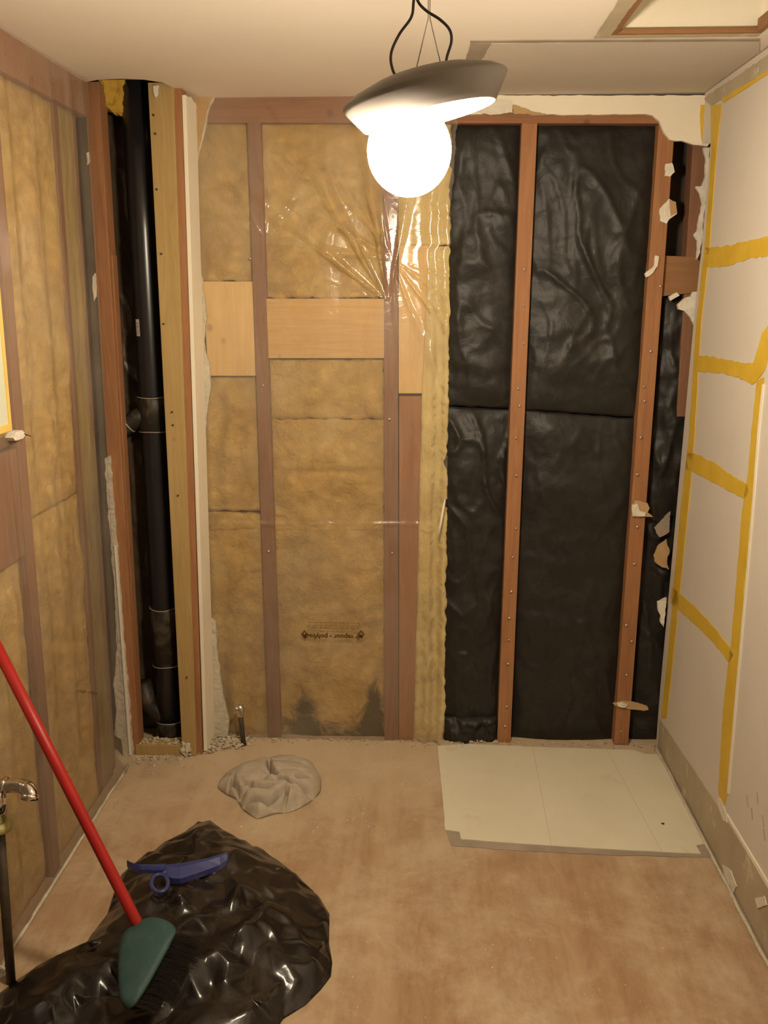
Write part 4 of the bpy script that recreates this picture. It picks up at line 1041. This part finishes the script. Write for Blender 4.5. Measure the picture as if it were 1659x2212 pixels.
# ---------------------------------------------------------------- iron stub pipe by the back wall
sb = PZ(527, 1610, 0.0)
stub = empty('stub_pipe', sb, 'short dark iron pipe with a silver cap standing by the back wall', 'pipe')
tube('pipe_riser', [sb, sb + Vector((-0.004, 0, 0.05)), sb + Vector((-0.008, 0.002, 0.125))], 0.0088, 'iron', stub, 16)
tp = sb + Vector((-0.008, 0.002, 0.118))
lathe('cap', [(0.001, 0.04), (0.008, 0.038), (0.0135, 0.03), (0.0145, 0.014), (0.012, 0.002), (0.012, -0.006), (0.009, -0.006)], tp, Matrix.Identity(3), 'steel', stub, 16)
tube('cap_spout', [tp + Vector((-0.004, -0.004, 0.026)), tp + Vector((-0.017, -0.012, 0.03))], 0.0075, 'steel', stub, 12)

# ---------------------------------------------------------------- faucet on an iron riser by the left wall
fb = PZ(24, 2122, 0.0)
fc = empty('faucet', fb, 'chrome elbow faucet on a dark iron riser beside the left wall', 'faucet')
ftop = PT(0, 1795, 1.93); 
tube('riser', [fb, fb.lerp(ftop, 0.5), ftop + (ftop - fb).normalized() * 0.05], 0.0105, 'iron', fc, 18)
k0 = ftop + (ftop - fb).normalized() * 0.012
lathe('valve_wheel', [(0.001, 0.012), (0.022, 0.012), (0.027, 0.007), (0.027, -0.004), (0.018, -0.012), (0.011, -0.018)], k0, Matrix.Rotation(0.2, 3, 'Y'), 'valve_green', fc, 28)
F_ = lambda x, y, k=0.0: PT(x, y, 1.90 + k)
tube('valve_body', [ftop + (ftop - fb).normalized() * 0.03, F_(-6, 1735), F_(-10, 1690)], [0.016, 0.02, 0.02], 'chrome', fc, 20)
tube('spout', smooth_path([F_(-14, 1698), F_(20, 1697), F_(44, 1698), F_(60, 1704, -0.006), F_(66, 1716, -0.012), F_(64, 1722, -0.014)], 6), [0.0155] * 16 + [0.0165] * 15, 'chrome', fc, 24)
tube('spout_lip', [F_(66, 1714, -0.012), F_(64, 1727, -0.014)], 0.0185, 'chrome', fc, 24)
tube('thread', [F_(6, 1696), F_(13, 1697)], 0.0185, 'chrome', fc, 12)

# ---------------------------------------------------------------- plaster rubble along the foot of the wall
def crumbs(name, spots, mat, lab, size=(0.003, 0.011)):
    v, f = [], []
    for p, k in spots:
        s = random.uniform(*size) * k
        c = [Vector((random.uniform(-1, 1), random.uniform(-1, 1), random.uniform(-0.3, 0.9))).normalized() * s * random.uniform(0.7, 1.2) for _ in range(7)]
        bm = bmesh.new()
        for q in c: bm.verts.new(q)
        bmesh.ops.convex_hull(bm, input=bm.verts)
        bm.verts.index_update(); n0 = len(v)
        zmin = min(x.co.z for x in bm.verts)
        v += [p + x.co - Vector((0, 0, zmin)) for x in bm.verts]
        f += [tuple(n0 + x.index for x in fc_.verts) for fc_ in bm.faces]; bm.free()
    return mesh(name, v, f, mat, None, label=lab, cat='rubble', kind='stuff')
spots = []
for _ in range(520):      # heap between the chase and the stub pipe
    t = random.random(); px = 395 + 140 * t + random.gauss(0, 6); py = 1622 - 24 * t + random.gauss(0, 7)
    spots.append((PZ(px, min(py, 1640), 0.0) + Vector((0, 0, random.random() * 0.006)), 1.0))
for _ in range(420):
    px = random.uniform(470, 1418); py = 1594 + (px - 500) * 0.016 + random.expovariate(0.25)
    spots.append((PZ(px, py, 0.0), 0.6))
for _ in range(150):
    px = random.uniform(285, 400); py = 1634 + random.expovariate(0.2)
    spots.append((PZ(px, py, 0.0), 0.6))
for _ in range(120): spots.append((PZ(random.uniform(965, 1075), random.uniform(1590, 1606), 0.0), 0.9))
crumbs('plaster_rubble', spots, 'dust', 'pale plaster crumbs scattered along the foot of the back wall')
spots = [(PZ(random.uniform(480, 900), random.uniform(1768, 1800), 0.0), 0.45) for _ in range(40)] + [(PZ(random.uniform(705, 930), random.uniform(1640, 1770), 0.0), 0.4) for _ in range(30)] + [(PZ(random.uniform(730, 1500), random.uniform(1860, 2200), 0.0), 0.25) for _ in range(100)]
crumbs('floor_grit', spots, 'gypsum', 'fine white grit scattered over the open floor', (0.003, 0.009))
spots = [(Vector((random.uniform(-0.985, -0.80), random.uniform(CHASE, CHASE + 0.048), 0.04)), 0.6) for _ in range(160)]
crumbs('plate_dust', spots, 'dust', 'plaster dust lying on the low wooden plate in front of the drain pipe')
# a bigger lump by the foot of the chase stud and one at the faucet's riser
def lump(c, r, lab, mat='gypsum_grey', seed=0, grp=None):
    bm = bmesh.new(); bmesh.ops.create_icosphere(bm, subdivisions=3, radius=1.0)
    v = []
    for x in bm.verts:
        d = x.co.normalized(); k = 0.75 + 0.45 * fbm(d * 1.6 + Vector((seed, 0, 0)), 3)
        v.append(Vector((c[0] + d.x * r[0] * k, c[1] + d.y * r[1] * k, max(0.0, c[2] + d.z * r[2] * k))))
    f = [tuple(q.index for q in fc_.verts) for fc_ in bm.faces]; bm.free()
    return mesh('plaster_lump', v, f, mat, None, label=lab, cat='rubble', group=grp)
p = PZ(408, 1622, 0.0)
lump((p.x, p.y - 0.038, 0.03), (0.022, 0.016, 0.036), 'crumbly plaster lump at the foot of the pale chase stud', seed=2)
p = PZ(4, 2112, 0.0)
lump((p.x - 0.012, p.y + 0.012, 0.006), (0.028, 0.02, 0.014), 'small plaster lump at the foot of the faucet riser', seed=5)
